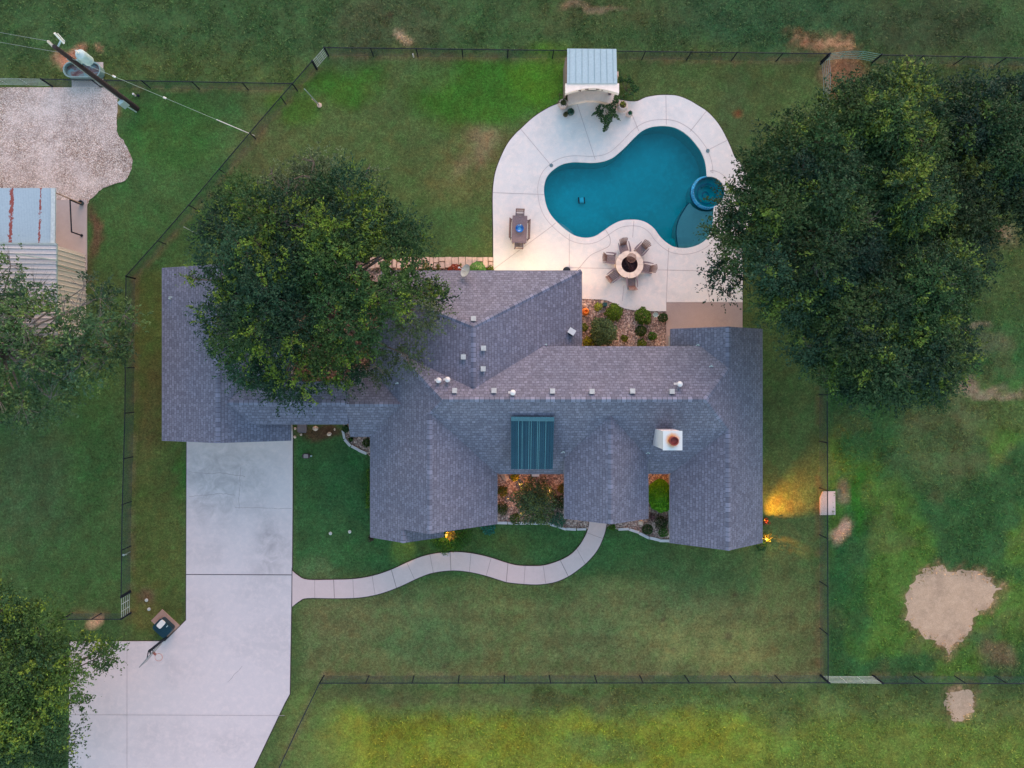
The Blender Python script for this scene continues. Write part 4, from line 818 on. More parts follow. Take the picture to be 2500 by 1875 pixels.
def fence(label, tops, nposts, skip=()):
    pts = [Vector(fbase(q)+(0,)) for q in tops]; root = thing('chain_link_fence', label, 'fence', (pts[0]+pts[-1])/2 if len(pts) == 2 else pts[len(pts)//2])
    m = MB()
    for a, b in zip(pts[:-1], pts[1:]): m.tube(a+Vector((0,0,FH)), b+Vector((0,0,FH)), .032, .032, 8)
    m.build('top_rail', M_BLACK, root)
    me = bpy.data.meshes.new('mesh'); vs = []; fs = []; uvs = []; L = 0
    for a, b in zip(pts[:-1], pts[1:]):
        k = len(vs); l = (b-a).length; vs += [a+Vector((0,0,.02)), b+Vector((0,0,.02)), b+Vector((0,0,FH-.02)), a+Vector((0,0,FH-.02))]; fs.append((k,k+1,k+2,k+3)); uvs += [(L,0),(L+l,0),(L+l,FH),(L,FH)]; L += l
    me.from_pydata([tuple(v) for v in vs], [], fs); u = me.uv_layers.new(name='UVMap')
    for i, c in enumerate(uvs): u.data[i].uv = c
    me.materials.append(M_LINK); me.update(); link_mesh('wire_mesh', me, root)
    tot = sum((b-a).length for a, b in zip(pts[:-1], pts[1:]))
    for i in range(nposts):
        if i in skip: continue
        d = tot*i/(nposts-1) if nposts > 1 else 0
        for a, b in zip(pts[:-1], pts[1:]):
            l = (b-a).length
            if d <= l+1e-6: p = a.lerp(b, min(1, d/l)); break
            d -= l
        m = MB(); r_ = .045 if i in (0, nposts-1) else .036; m.tube(p, p+Vector((0,0,FH+.02)), r_, r_, 8); m.lathe([(r_+.008,0),(r_+.005,.03),(0,.05)], p+Vector((0,0,FH+.02)), 8); m.build('post', M_BLACK, root)
    return root
fence('black chain link fence along the back of the yard behind the pavilion', LN_FENCE['north'], 12)
fence('black chain link fence running diagonally past the big tree on the left', LN_FENCE['diag'], 7)
fence('black chain link fence between the gravel yard and the upper field', [(100,193),(714,204)], 6)
fence('black chain link fence along the lawn left of the garage and driveway', LN_FENCE['west'], 8)
fence('short black chain link fence below the small gate at the lower left tree', LN_FENCE['stub'], 3)
fence('black chain link fence along the right side of the yard by the concrete slab', LN_FENCE['east'], 13)
fence('black chain link fence above the trees at the upper right corner', LN_FENCE['neast'], 5)
fence('black chain link fence along the front lawn above the yellow meadow', LN_FENCE['south'], 12)
fence('black chain link fence under the dirt patches at the lower right corner', LN_FENCE['seast'], 5)
fence('black chain link fence slanting down beside the driveway', LN_FENCE['swest'], 3, (1,))
def gate(label, a, b, nb=5, bow=0.0, mat=None, h=FH):
    a = Vector(fbase(a)+(0,)); b = Vector(fbase(b)+(0,)); root = thing('pipe_gate', label, 'gate', (a+b)/2, 'tubular pipe gates in the fences'); mat = mat or M_GALV
    d = (b-a).normalized(); n_ = Vector((-d.y, d.x, 0))
    pf = lambda t, z: a.lerp(b, t)+n_*bow*math.sin(math.pi*t)+Vector((0,0,z))
    for k in range(nb):
        z = .2+(h-.22)*k/(nb-1); m = MB(); m.path([pf(i/8, z) for i in range(9)], .015, 6); m.build('bar', mat, root)
    for t in (.0, .33, .67, 1.0): m = MB(); m.tube(pf(t, .2), pf(t, h-.02), .022, .022, 6); m.build('upright', mat, root)
    for t in (-.01, 1.01): m = MB(); m.tube(pf(t, 0), pf(t, h+.08), .06, .06, 10); m.build('gate_post', M_BLACK, root)
M_GW = simple('gate_white', D(178,196,206), .4, .2)
gate('small white pipe gate at the top left corner of the back yard', (791,117), (763,149), 5, 0, M_GW)
gate('long pipe gate at the left edge above the gravel yard', (-60,190), (99,193), 6)
gate('small white pipe gate left of the driveway near the dark box', (296,1459), (296.5,1510), 5, 0, M_GW)
gate('bowed pipe gate along the top fence near the upper right trees', (2028,131), (2151,133), 5, .2, simple('gate_teal', D(96,150,152), .45, .2))
gate('bowed pipe gate running down from the top right corner post of the yard', (2024,138), (2021,258), 5, .15, simple('gate_grey', D(110,140,150), .45, .2))
gate('long pipe gate in the bottom fence at the lower right corner of the lawn', (2026,1667), (2153,1668), 6, 0, simple('gate_pale', D(170,192,200), .45, .2))
# ---------------------------------------------------------------- trees
def px_m(poly, z): return np.array([P2(a, b, z) for a, b in poly])
def crown_domes(poly, zlo, zhi, nd, rmin, rmax, seed):
    r_ = np.random.default_rng(seed); zm = (zlo+zhi)/2; pm = [tuple(v) for v in px_m(poly, zm)]; A = np.array(pm); lo = A.min(0); hi = A.max(0)
    X = r_.uniform(lo[0], hi[0], nd*40); Y = r_.uniform(lo[1], hi[1], nd*40); ins = pip(X, Y, pm); d = dseg(X, Y, pm); X = X[ins]; Y = Y[ins]; d = d[ins]
    dm = d.max(); out = []
    for x, y, dd in zip(X, Y, d):
        R_ = r_.uniform(rmin, rmax)
        R_ = min(R_, dd*1.05+.35) if dd < R_ else R_
        if any(math.hypot(x-o[0], y-o[1]) < (R_+o[3])*.42 for o in out): continue
        f = min(1, dd/(dm*.8)); z = zlo+(zhi-zlo)*math.sqrt(max(0, 1-(1-f)**2))*r_.uniform(.82, 1.0)
        k = (HC-z)/(HC-zm); out.append((x*k, y*k, z-R_*.55, R_))
        if len(out) >= nd: break
    return out
def make_tree(name, label, poly, base, zlo, zhi, nd, rmin, rmax, nleaf, pal, seed, size=.2, inner=.3, hi_frac=.3, zone=None, holes=(), sparse=False, group=None, limb=.16, squash=.8, grey=0.0, dead=0, twig_col=None):
    global rng
    r_ = np.random.default_rng(seed); rng = r_
    domes = [d for d in crown_domes(poly, zlo, zhi, nd, rmin, rmax, seed)]; bs = P(*base) if len(base) == 2 else Vector(base)
    root = thing(name, label, 'tree', bs, group)
    Cs = []; Tn = []; Ts = []; w_ = np.array([d[3]**2 for d in domes]); w_ /= w_.sum(); cnt = (w_*nleaf).astype(int)
    pal = [np.array(D(*c, 1.78)) for c in pal]
    for (x, y, z, R_), c in zip(domes, cnt):
        zc = zone(x, y) if zone else None
        if zc: z -= zc[1]
        base_t = (np.array(D(*zc[0], 1.5)) if zc else pal[r_.integers(0, len(pal)-1)])*(0.72+.5*r_.random()); ns = max(4, c//11); hf = hi_frac*(.1 if zc else 1)
        u = r_.normal(size=(ns, 3)); u /= np.linalg.norm(u, axis=1)[:, None]; u[:, 2] = np.abs(u[:, 2])*1.0-.18
        rad = R_*(1-inner*r_.random(ns)**1.5)*(1+.28*(vnoise(u[:, 0]*2+x, u[:, 1]*2+y, 1.7, seed)-.4))
        sc_ = u*rad[:, None]*np.array([1, 1, squash]); sp = np.array([x, y, z])+sc_
        # ragged outward twigs
        tw = r_.random(ns) < .36; sp[tw] += u[tw]*np.array([1, 1, .5])*R_*r_.uniform(-.1, .22, (tw.sum(), 1))
        k = np.repeat(np.arange(ns), 11); off = r_.normal(size=(len(k), 3))*np.array([.16, .16, .12])*(size/.2)
        tl_ = tw[k][:, None]*r_.random((len(k), 1))*(.85+.0*R_); off = off*(1-.45*tw[k][:, None])+u[k]*np.array([1, 1, .35])*tl_
        dirn = u[k]+r_.normal(size=(len(k), 3))*.5; Cs.append(sp[k]+off+u[k]*.08); Ts.append(dirn)
        tt = base_t*(.72+.5*r_.random((ns, 1))); cl_ = vnoise(sp[:, 0], sp[:, 1], 2.1, seed+2)*.7+vnoise(sp[:, 0], sp[:, 1], .5, seed+9)*.3
        hi_ = (cl_ > .80-.42*hf) & (u[:, 2] > .1) & (r_.random(ns) < .7); tt[hi_] = (tt[hi_]*.4+pal[-1]*.6)*(.7+.6*r_.random((hi_.sum(), 1)))
        Tn.append(tt[k]*(.75+.5*r_.random((len(k), 1))))
    C = np.concatenate(Cs); T_a = np.concatenate(Ts); Tn_a = np.concatenate(Tn)
    if holes:
        kx = HC/(HC-C[:, 2])/S; px_ = NX+C[:, 0]*kx; py_ = NY-C[:, 1]*kx; ok = np.ones(len(C), bool)
        for hx, hy, hr in holes: ok &= np.hypot(px_-hx, py_-hy)*S > hr*(.1+1.9*vnoise(C[:, 0], C[:, 1], 3.4, seed+31))
        C = C[ok]; T_a = T_a[ok]; Tn_a = Tn_a[ok]
    leaves_mesh('crown', C, T_a, size, Tn_a, .5, .5, root)
    m = MB(); fork = bs+Vector((0, 0, zlo*.55)); m.tube(bs-Vector((0,0,.1)), bs+Vector((0,0,.25)), limb*2.4, limb*1.8, 12); m.tube(bs+Vector((0,0,.25)), fork, limb*1.8, limb*1.5, 12)
    tr_ = m.build('trunk', M_BARK, root, smooth=True); m = MB(); rr = random.Random(seed)
    for i, (x, y, z, R_) in enumerate(domes):
        e = Vector((x, y, z+R_*.1)); md = fork.lerp(e, .5)+Vector((rr.uniform(-.4,.4), rr.uniform(-.4,.4), rr.uniform(-.5,.2)))
        m.tube(fork, md, limb*.62, limb*.4, 7); m.tube(md, e, limb*.4, limb*.16, 6)
        for k in range(7 if sparse else 4):
            t = rr.uniform(0, 6.28); e2 = e+Vector((math.cos(t), math.sin(t), rr.uniform(.1,.6)))*R_*rr.uniform(.6,.95); m.tube(e, e2, limb*.16, limb*.05, 5)
            if sparse:
                for q_ in range(3): t2 = t+rr.uniform(-.9,.9); m.tube(e.lerp(e2, .5), e2+Vector((math.cos(t2), math.sin(t2), .1))*R_*.4, limb*.07, limb*.025, 4)
    m.build('branches', twig_col or M_BARK, root)
    if dead:
        for (x, y, z) in dead:
            m = MB(); o_ = Vector((x, y, z))
            for k in range(9):
                t = rr.uniform(-1.6, 1.6)+x; e2 = o_+Vector((math.cos(t), math.sin(t)*.8, rr.uniform(-.1,.2)))*rr.uniform(.5,1.2); m.tube(o_, e2, .022, .008, 5)
                for j in range(3): t2 = t+rr.uniform(-.7,.7); s0 = o_.lerp(e2, rr.uniform(.4,.9)); m.tube(s0, s0+Vector((math.cos(t2), math.sin(t2), .05))*rr.uniform(.2,.5), .009, .004, 4)
            m.build('bare_branch', simple('dead_wood', D(84, 84, 84), .9), root)
    return root
K = 1.13
def q2(l): return [(a*K, b*K) for a, b in l]
TA = q2([(700,325),(770,328),(805,370),(832,440),(880,490),(915,530),(930,575),(955,608),(945,650),(930,700),(905,750),(880,790),(830,812),(780,800),(740,828),(680,828),(640,852),(600,858),(560,830),(505,818),(470,770),(432,712),(415,640),(420,590),(430,530),(440,470),(490,405),(560,380),(620,350),(655,330)])
PAL_A = [(36,62,36),(32,58,42),(44,68,34),(28,54,40),(90,116,34)]
def G3(px, py, z): p = P(px, py, z); return (p.x, p.y, p.z)
make_tree('oak_tree', 'large round dense oak spreading over the garage and house roof', TA, (800, 745), 5.0, 9.8, 74, .75, 1.7, 150000, PAL_A, 3, .135, hi_frac=.42, group='big dense trees around the house', limb=.2, dead=[G3(668,540,8.9), G3(735,555,8.9), G3(560,800,8.0)], zone=lambda x, y: ((74, 92, 70), 1.6) if y > 10.0+.25*abs(x+13) or (x < -17.0 and y > 6.5) else (((62, 78, 58), .9) if x > -7.2 and y < 4 else None), holes=[(815,912,.3),(862,812,.32),(808,772,.24),(888,888,.28),(842,915,.26),(872,836,.2),(905,650,.8),(960,650,.5)])
B1 = q2([(1600,352),(1640,345),(1650,300),(1690,262),(1740,235),(1800,230),(1860,260),(1900,330),(1920,430),(1925,540),(1880,620),(1800,690),(1720,712),(1680,668),(1640,682),(1600,655),(1548,630),(1535,607),(1565,572),(1512,552),(1515,520),(1545,498),(1590,470),(1562,425),(1580,395)])
B2 = q2([(1700,690),(1800,640),(1900,560),(2000,520),(2100,520),(2148,552),(2120,600),(2085,650),(2060,700),(2105,740),(2110,775),(2075,800),(2045,842),(2010,868),(1980,845),(1940,850),(1900,860),(1850,840),(1800,835),(1770,800),(1740,770)])
B3 = q2([(1750,238),(1790,215),(1830,190),(1870,182),(1905,165),(1960,158),(2020,165),(2035,200),(2045,250),(2040,320),(2060,400),(2050,480),(2000,520),(1930,480),(1880,380),(1820,300)])
B4 = q2([(2035,200),(2090,180),(2150,175),(2230,180),(2290,200),(2290,400),(2230,440),(2150,400),(2090,360),(2045,300)])
B5 = q2([(2010,330),(2110,330),(2200,370),(2290,380),(2290,505),(2225,495),(2175,440),(2150,470),(2150,520),(2110,545),(2040,520)])
PB = [(34,58,38),(28,52,40),(42,64,36),(34,60,34),(80,98,38)]
GRP = 'big dense trees around the house'
PB[-1] = (86,112,42)
make_tree('oak_tree', 'dense dark tree leaning over the right end of the pool deck', B1, (1920, 560), 5.4, 9.3, 52, .75, 1.7, 118000, PB, 5, .14, hi_frac=.2, group=GRP, dead=[G3(1990,640,8.6), G3(2120,545,8.2)])
make_tree('oak_tree', 'wide dark tree right of the house roof above the side lawn', B2, (2060, 720), 5.4, 9.0, 52, .75, 1.7, 118000, PB, 6, .14, hi_frac=.24, group=GRP, dead=[G3(2255,670,6.5), G3(2125,898,4.6)])
make_tree('oak_tree', 'yellowish tree just below the bowed gates at upper right', B3, (2130, 330), 5.4, 8.8, 38, .8, 1.6, 78000, [(42,66,40),(48,72,38),(36,62,40),(94,116,42)], 8, .14, hi_frac=.5, group=GRP)
make_tree('oak_tree', 'very dark tree in the upper right corner by the picture edge', B4, (2400, 330), 4.8, 7.8, 28, .8, 1.6, 60000, [(28,52,36),(26,48,38),(34,58,34),(66,92,36)], 9, .14, hi_frac=.2, group=GRP)
make_tree('oak_tree', 'tree with bare grey twigs showing at the right picture edge', B5, (2400, 480), 4.6, 7.6, 26, .8, 1.5, 46000, [(38,56,34),(44,62,32),(32,50,34),(76,92,36)], 10, .14, hi_frac=.35, group=GRP, dead=[G3(2330,490,5.5), G3(2270,560,4.5)])
TC = q2([(-140,520),(0,545),(30,560),(62,545),(85,590),(130,580),(175,600),(225,630),(280,680),(300,720),(255,760),(240,800),(205,812),(195,855),(150,840),(130,872),(90,900),(60,905),(40,918),(0,900),(-140,940)])
make_tree('mesquite_tree', 'airy tree with pale bare twigs overhanging the barn at the left edge', TC, (60, 850), 4.0, 7.4, 46, .75, 1.4, 38000, [(54,80,54),(62,88,54),(46,72,54),(84,104,50)], 12, .16, hi_frac=.3, sparse=True, squash=.6, holes=[(95,640,1.7),(170,655,1.5),(185,720,1.0),(100,790,.8),(30,600,.8),(215,620,.7),(230,900,.6)], group='smaller trees at the left edge', twig_col=simple('grey_twig', D(120,118,120), .9))
TD = q2([(-140,1270),(0,1270),(60,1277),(76,1302),(100,1316),(150,1374),(228,1388),(234,1424),(212,1456),(166,1472),(174,1526),(144,1556),(150,1596),(124,1636),(106,1690),(-140,1700)])
make_tree('oak_tree', 'broad green tree overhanging the lower left corner of the driveway', TD, (60, 1680), 4.0, 8.0, 46, .75, 1.55, 84000, [(50,78,42),(56,84,40),(44,72,44),(100,124,42)], 14, .14, hi_frac=.42, group='smaller trees at the left edge')
# ---------------------------------------------------------------- shrubs
def shrub(px, py, rp, h, cols, label, group, name='shrub', n=None, flat=False, size=.09, tight=.12, ry=None, z0=0.04, cat='shrub', up=.5):
    global rng
    rng = np.random.default_rng(int(px*7+py*13) % 99991); c = P(px, py, z0); r = rp*S; r2 = (ry or rp)*S
    root = thing(name, label, cat, c, group); n = n or int(900*r*r2+500*r+160)
    u = rng.normal(size=(n, 3)); u /= np.linalg.norm(u, axis=1)[:, None]; u[:, 2] = np.abs(u[:, 2])
    k = (1-tight*rng.random(n)**1.3)*(1+(.18 if tight < .1 else .55)*(vnoise(u[:, 0]*3, u[:, 1]*3, 1.3, int(px))-.5))
    C = np.array([c.x, c.y, z0])+u*k[:, None]*np.array([r, r2, h])
    cs_ = np.array([D(*q, 1.45) for q in cols]); t = cs_[rng.integers(0, len(cs_), n)]*(.6+.8*rng.random((n, 1)))
    leaves_mesh('foliage', C, u+rng.normal(size=(n, 3))*.6, size, t, .5, up, root)
    m = MB()
    for i in range(6):
        a = i*1.05; m.tube(c-Vector((0,0,.03)), c+Vector((math.cos(a)*r*.6, math.sin(a)*r2*.6, h*.6)), .02, .008, 5)
    m.build('stems', M_BARK, root); return root
def ball(px, py, rp, h, cols, label, group, **kw): return shrub(px, py, rp, h, cols, label, group, size=.06, tight=.05, n=int(5200*(rp*S)**2*1.6+500), **kw)
GY = [(70,92,24),(96,112,30),(58,84,26)]; GD = [(34,60,24),(42,70,24),(28,52,24)]; GG = [(62,84,58),(74,96,66),(50,74,54)]; GB = [(48,90,22),(66,110,26),(38,76,20)]
g1 = 'shrubs in the rock bed behind the house'
shrub(1460,749,9,.4,[(104,124,42),(130,146,54)],'small yellow green shrub left of the green box in the rock bed',g1)
shrub(1498,764,22,.8,[(70,98,26),(88,116,32),(58,84,30)],'broad grass green shrub right of the orange jar',g1,n=1900,tight=.5)
shrub(1568,772,21,.9,[(62,94,30),(78,108,36),(48,76,30)],'large round green shrub at the edge of the deck in the rock bed',g1,n=2000,tight=.3)
ball(1618,776,11,.6,GD,'clipped dark green ball shrub against the tan patio',g1)
ball(1564,808,13,.7,[(44,66,26),(52,74,30),(34,54,24)],'clipped dark green ball shrub in the middle of the rock bed',g1)
shrub(1591.7,821,10,.5,GB,'small bright green shrub lowest to the right in the rock bed',g1)
shrub(1524,826,8,.35,[(64,84,24),(90,100,30)],'tiny green shrub alone on the pink rocks near the house',g1)
shrub(1565.7,838,10,.5,GY,'yellow green shrub tucked at the eave below the clipped ball',g1)
shrub(1424,799,10,.5,GY,'green shrub half hidden by the roof edge below the orange jar',g1)
shrub(1436,836,16,.6,[(96,104,22),(120,124,28),(70,84,22)],'yellow shrub in the lower left corner of the rock bed',g1,tight=.5)
shrub(1472,812,32,1.7,GG,'big grey green bush filling the left of the rock bed',g1,n=4200,tight=.75,size=.11)
shrub(1455,790,14,1.3,GG,'grey green side sprig beside the big bush',g1,n=800,tight=.6)
g2 = 'shrubs in the front rock bed'
shrub(1305,1220,58,2.2,[(52,74,54),(66,86,60),(44,64,52),(74,92,52)],'large loose grey green shrub in the middle of the front bed',g2,n=4600,tight=.85,size=.13)
shrub(1228,1198,14,.8,[(84,84,20),(70,74,22)],'olive shrub beside the west wing wall in the front bed',g2,tight=.5)
shrub(1226,1240,16,.8,[(40,56,26),(52,62,26)],'dark shrub lowest on the west wing side of the front bed',g2,tight=.5)
shrub(1257,1163,10,.5,[(140,134,30),(116,116,26)],'small yellow shrub next to the pale boulder in the front bed',g2)
shrub(1372,1192,13,.9,[(84,82,20),(60,66,22)],'olive shrub beside the entry wing in the front bed',g2,tight=.5)
shrub(1366,1226,19,1.0,[(30,50,28),(38,56,26)],'dark green shrub against the entry wing wall',g2,tight=.5)
shrub(1257,1266,12,.5,[(54,76,24),(46,66,24)],'small green shrub at the white edging left of centre',g2)
shrub(1318,1266,14,.5,[(70,100,34),(56,86,30)],'small green shrub at the white edging right of centre',g2)
shrub(1362,1268,21,.8,[(40,86,78),(34,74,64),(50,92,74)],'teal green shrub at the right end of the white edging',g2,tight=.5)
shrub(1192,1288,19,.6,[(28,86,84),(34,96,88)],'teal shrub under the corner of the west wing roof',g2,tight=.4)
g3 = 'shrubs beside the entry'
shrub(1609,1208,27,2.0,[(70,128,22),(90,146,28),(54,108,24)],'tall bright green clipped hedge between entry wing and east wing',g3,n=11000,ry=39,tight=.09,size=.09,up=1.2)
shrub(1613,1274,16,.8,[(38,54,26),(46,62,28),(30,46,24)],'dark shrub below the bright hedge by the east wing wall',g3,tight=.4)
ball(1580,1291,12.5,.7,[(30,54,26),(36,62,28)],'clipped dark ball shrub inside the entry edging',g3)
shrub(1618,1300,11,.5,[(40,78,24),(50,86,28)],'small green shrub nearest the east wing corner',g3)
shrub(1590,1262,11,.6,[(96,72,82),(78,60,66)],'purplish twiggy shrub beside the dark ball shrub',g3,tight=.8,n=260)
shrub(1494,1287,9,.3,[(60,96,30),(50,80,28)],'low green plant between the path and the entry edging',g3,tight=.5)
shrub(1095,1300,52,.22,[(48,88,30),(58,98,34),(42,78,30)],'low round mat of bright green leaves standing in for the uplit grass at the front corner',g3,name='uplit_grass_mat',n=5000,tight=.5,size=.08)  # lamplit circle of lawn, put in as a mat of brighter leaves
shrub(1102,1303,16,.9,[(90,90,40),(110,84,40)],'small shrub glowing yellow beside the front uplight','lit shrubs at the corners',n=160,tight=.8,size=.14)
shrub(1869,1310,12,.7,[(100,104,40),(84,92,40)],'yellow shrub lit by the uplight at the east wing corner','lit shrubs at the corners',n=240,tight=.7,size=.12)
shrub(1867,1272,10,.6,[(100,44,40),(84,40,36),(90,84,50)],'red leaved shrub along the east wall of the house','lit shrubs at the corners',n=220,tight=.7,size=.1)
shrub(1857,1331,12,.5,[(40,72,40),(34,62,36)],'low dark shrub under the south east roof corner','lit shrubs at the corners')
shrub(904,1160,8,.5,[(50,84,24),(62,92,26)],'upper green shrub along the west wall of the front wing','shrubs along the west wall',ry=22,tight=.4)
shrub(901,1215,7,.5,[(52,88,24),(64,96,26)],'lower green shrub along the west wall of the front wing','shrubs along the west wall',ry=30,tight=.4)
shrub(906,1313,9,.4,[(52,30,36),(36,50,30)],'dark reddish plant at the south west roof corner','shrubs along the west wall',n=140,tight=.7)
shrub(898,1080,12,.6,[(34,56,24),(44,62,24)],'dark shrub in the corner of the small bed by the breezeway','shrubs in the small west bed',tight=.4)
shrub(857,1072,5,.3,GD,'tiny dark green plant on the rocks of the small west bed','shrubs in the small west bed')
shrub(845,1046,9,.5,[(44,70,44),(36,60,36)],'green plant at the top end of the curved edging','shrubs in the small west bed',tight=.5)
ball(1112,664,19,.75,[(120,50,36),(104,44,34),(130,64,44)],'round rust red shrub behind the house near the dish','shrubs behind the satellite dish')
ball(1166,660,21,.8,[(84,140,72),(96,150,80),(74,126,62)],'round light green clipped shrub right of the dish','shrubs behind the satellite dish')
shrub(1197,657,8,.4,[(96,110,30),(70,90,28)],'small yellow green plant at the corner of the pool deck','shrubs behind the satellite dish')
for i, (a, b, r_) in enumerate([(1070,650,8),(1040,652,12),(1125,648,6)]): shrub(a, b, r_, .3, [(84,96,40),(100,96,46)], ['small weedy plant left of the rust red shrub','leafy plant under the tree edge behind the house','tiny plant between the two round shrubs'][i], 'shrubs behind the satellite dish')
# stone border behind the house
m = MB(); r_ = random.Random(9); x = 905
while x < 1203:
    wd_ = r_.uniform(9, 17); top = 629.5+r_.uniform(-.6,.6); mid = r_.choice([640, 643, 655]); p0 = P(x+.7, top); p1 = P(min(x+wd_-.7,1204), mid-1)
    m.box(((p0.x+p1.x)/2, (p0.y+p1.y)/2, .14), (p1.x-p0.x, p0.y-p1.y, .3), r_.uniform(-.04,.04))
    if mid < 650: p0 = P(x+.9, mid+.6); p1 = P(min(x+wd_-.9,1204), 656); m.box(((p0.x+p1.x)/2, (p0.y+p1.y)/2, .12), (p1.x-p0.x, p0.y-p1.y, .26), r_.uniform(-.06,.06))
    x += wd_
tag(m.build('stone_border', M_STONEP, None, P(1100,643)), 'low border of pinkish limestone blocks behind the house', 'stone border')
# boulders
def rock(px, py, rp, label, group='pale boulders around the house', mat=M_STONE, el=1.0, rz=0, h=.7, z0=.03):
    import bmesh
    bm = bmesh.new(); bmesh.ops.create_icosphere(bm, subdivisions=2, radius=1.0); rr = random.Random(int(px*3+py))
    for v in bm.verts:
        k = 1+rr.uniform(-.16,.16); v.co = Vector((v.co.x*k*el, v.co.y*k, max(-.3, v.co.z*k*h)))
    bmesh.ops.scale(bm, vec=(rp*S,)*3, verts=bm.verts); bmesh.ops.rotate(bm, matrix=Matrix.Rotation(rz, 3, 'Z'), verts=bm.verts); c = P(px, py, z0); bmesh.ops.translate(bm, vec=c, verts=bm.verts)
    me = bpy.data.meshes.new('boulder'); bm.to_mesh(me); bm.free(); me.materials.append(mat); return tag(link_mesh('boulder', me, None, c), label, 'boulder', group)
rock(1233,1163,9,'long pale boulder in the corner of the front bed',el=1.4,rz=-.9)
rock(770,1046,6.5,'round whitish boulder beside the concrete block under the breezeway')
rock(720.5,1046,3.5,'small white stone between garage wall and concrete block'); rock(720,1066.5,3.5,'small white stone by the driveway corner below the block')
rock(735,1061,3,'little pale stone just below the concrete block'); rock(804,1059.5,4.5,'white stone on the dirt further from the wall',el=1.3,rz=.6); rock(817,1048,3.5,'narrow white stone near the curved edging',el=.6)
rock(1565,1275,7,'flat pale boulder in the entry rock bed'); rock(1535,796,5,'single white rock on the pink rocks behind the house',el=.8); rock(1428,746,5.5,'pale rock above the orange jar')
rock(1632,1306,5,'pale boulder at the foot of the east wing wall')
rock(905,653,8,'pink boulder at the tree edge behind the house',mat=M_STONEP); rock(1470,738,4,'white rock beside the green box',h=.5)
c = P(739,1044,.0); m = MB(); m.box((c.x,c.y+.05,.12),(.6,.62,.26)); m.box((c.x,c.y-.28,.06),(.5,.12,.1)); tag(m.build('concrete_block', concrete('aggregate', D(128,122,134), .3, .45), None, c), 'square grey aggregate block under the breezeway eave', 'block')
c = P(1307,1155.5,.3); m = MB(); m.box(c, (.46,.32,.5)); m.box(c+Vector((0,0,.27)), (.5,.36,.05)); tag(m.build('utility_box', M_WHITE, None, P(1307,1155.5)), 'small white box against the front wall below the teal roof', 'utility box')
# ---------------------------------------------------------------- pavilion
pav = thing('pavilion', 'small pavilion with blue white corrugated roof and curved stone front by the pool deck', 'pavilion', P(1445, 190))
q = [P(1385,118.5,2.75), P(1504.8,119.5,2.75), P(1507,203.5,2.6), P(1384.5,203.5,2.6)]
m = MB(); m.add(q+[v-Vector((0,0,.07)) for v in q], [(3,2,1,0),(4,5,6,7)]+[(i,4+i,4+(i+1)%4,(i+1)%4) for i in range(4)])
rf = m.build('roof', ribbed('pavilion_metal', D(190, 218, 236), 0, .085, .88, .35), pav)
m = MB()
for k in range(8):
    t = (k+.4)/8; a = q[0].lerp(q[1], t); b = q[3].lerp(q[2], t); m.beam(a+Vector((0,0,.012)), b+Vector((0,0,.012)), .018, .024)
m.build('seam', simple('seam_grey', D(140,172,190), .4), rf)
def arc_slab(m, xl, xr, yb, yf, ym, z0, z1, zp):
    pts = [(xl, yb), (xr, yb)]+[(xr+(xl-xr)*i/16, yf+(ym-yf)*math.sin(math.pi*i/16)) for i in range(17)]; m.slab(G(pts, zp), z0, z1)
m = MB(); arc_slab(m, 1380.5, 1511.5, 203.6, 228, 215, 2.2, 2.55, 2.55); M_PST = simple('pale_limestone', D(244, 238, 238), 0.85, var=0.08, scale=4); fc = m.build('stone_front', M_PST, pav)
m = MB()
for t, zz in ((.24,2.38),(.38,2.42),(.5,2.33),(.62,2.42),(.72,2.33)):
    xx = 1380.5+131*t; yy = 228-13*math.sin(math.pi*t)+.9; m.box(P(xx, yy, zz), (.34,.08,.1), (.5-t)*-.9)
m.build('slot', simple('slot_shade', D(120,96,92), .9), fc)
m = MB(); arc_slab(m, 1386, 1502, 222, 257, 244.5, .0, .45, .45); m.build('stone_bench', M_PST, pav)
m = MB(); a = P(1384,222,0); b = P(1497,222,0); m.box(((a.x+b.x)/2, a.y+.25, 1.1), (b.x-a.x, .3, 2.2)); m.build('back_wall', M_STONE, pav)
for x, y in ((1390,126),(1499,126),(1388,198),(1501,198)): c = P(x, y, 2.6); m = MB(); m.box((c.x, c.y, 1.28), (.16,.16,2.55)); m.build('post', M_WOODG, pav)
m = MB(); a = P(1382.5,140,1.8); b = P(1382.5,226,1.8); m.box((a.x, (a.y+b.y)/2, .9), (.08, a.y-b.y, 1.8)); m.build('side_panel', simple('tan_wood', D(140,122,118), .8), pav)
def urn(px, py, r, h, label, mat, group, plant=None):
    c = P(px, py, .08); root = thing('planter_urn', label, 'planter', c, group)
    m = MB(); m.lathe([(r*.55,0),(r*.8,h*.2),(r,h*.5),(r*.9,h*.8),(r*.66,h*.94),(r*.74,h),(r*.6,h),(r*.56,h*.86),(0,h*.86)], c, 28); m.build('pot', mat, root, smooth=True)
    m = MB(); m.lathe([(r*.57,h*.87),(0,h*.9)], c, 20); m.build('soil', M_SOIL, root)
    if plant:
        global rng
        rng = np.random.default_rng(int(px)); n_, col, ph = plant; u = rng.normal(size=(n_,3)); u /= np.linalg.norm(u, axis=1)[:, None]; u[:,2] = np.abs(u[:,2])
        C = np.array([c.x,c.y,.08+h*.9])+u*np.array([r*.75,r*.75,ph])*(.4+.6*rng.random((n_,1))); leaves_mesh('plant', C, u, .16, np.array([D(*col)]*n_)*(.6+.8*rng.random((n_,1))), .35, .2, root)
    return root
M_URN = simple('whitewashed_urn', D(208,196,200), .7, var=.1, scale=5)
gp = 'planters around the pavilion'
urn(1373,260,.32,.75,'white urn with a spiky plant left of the pavilion bench',M_URN,gp,(90,(70,84,52),.3))
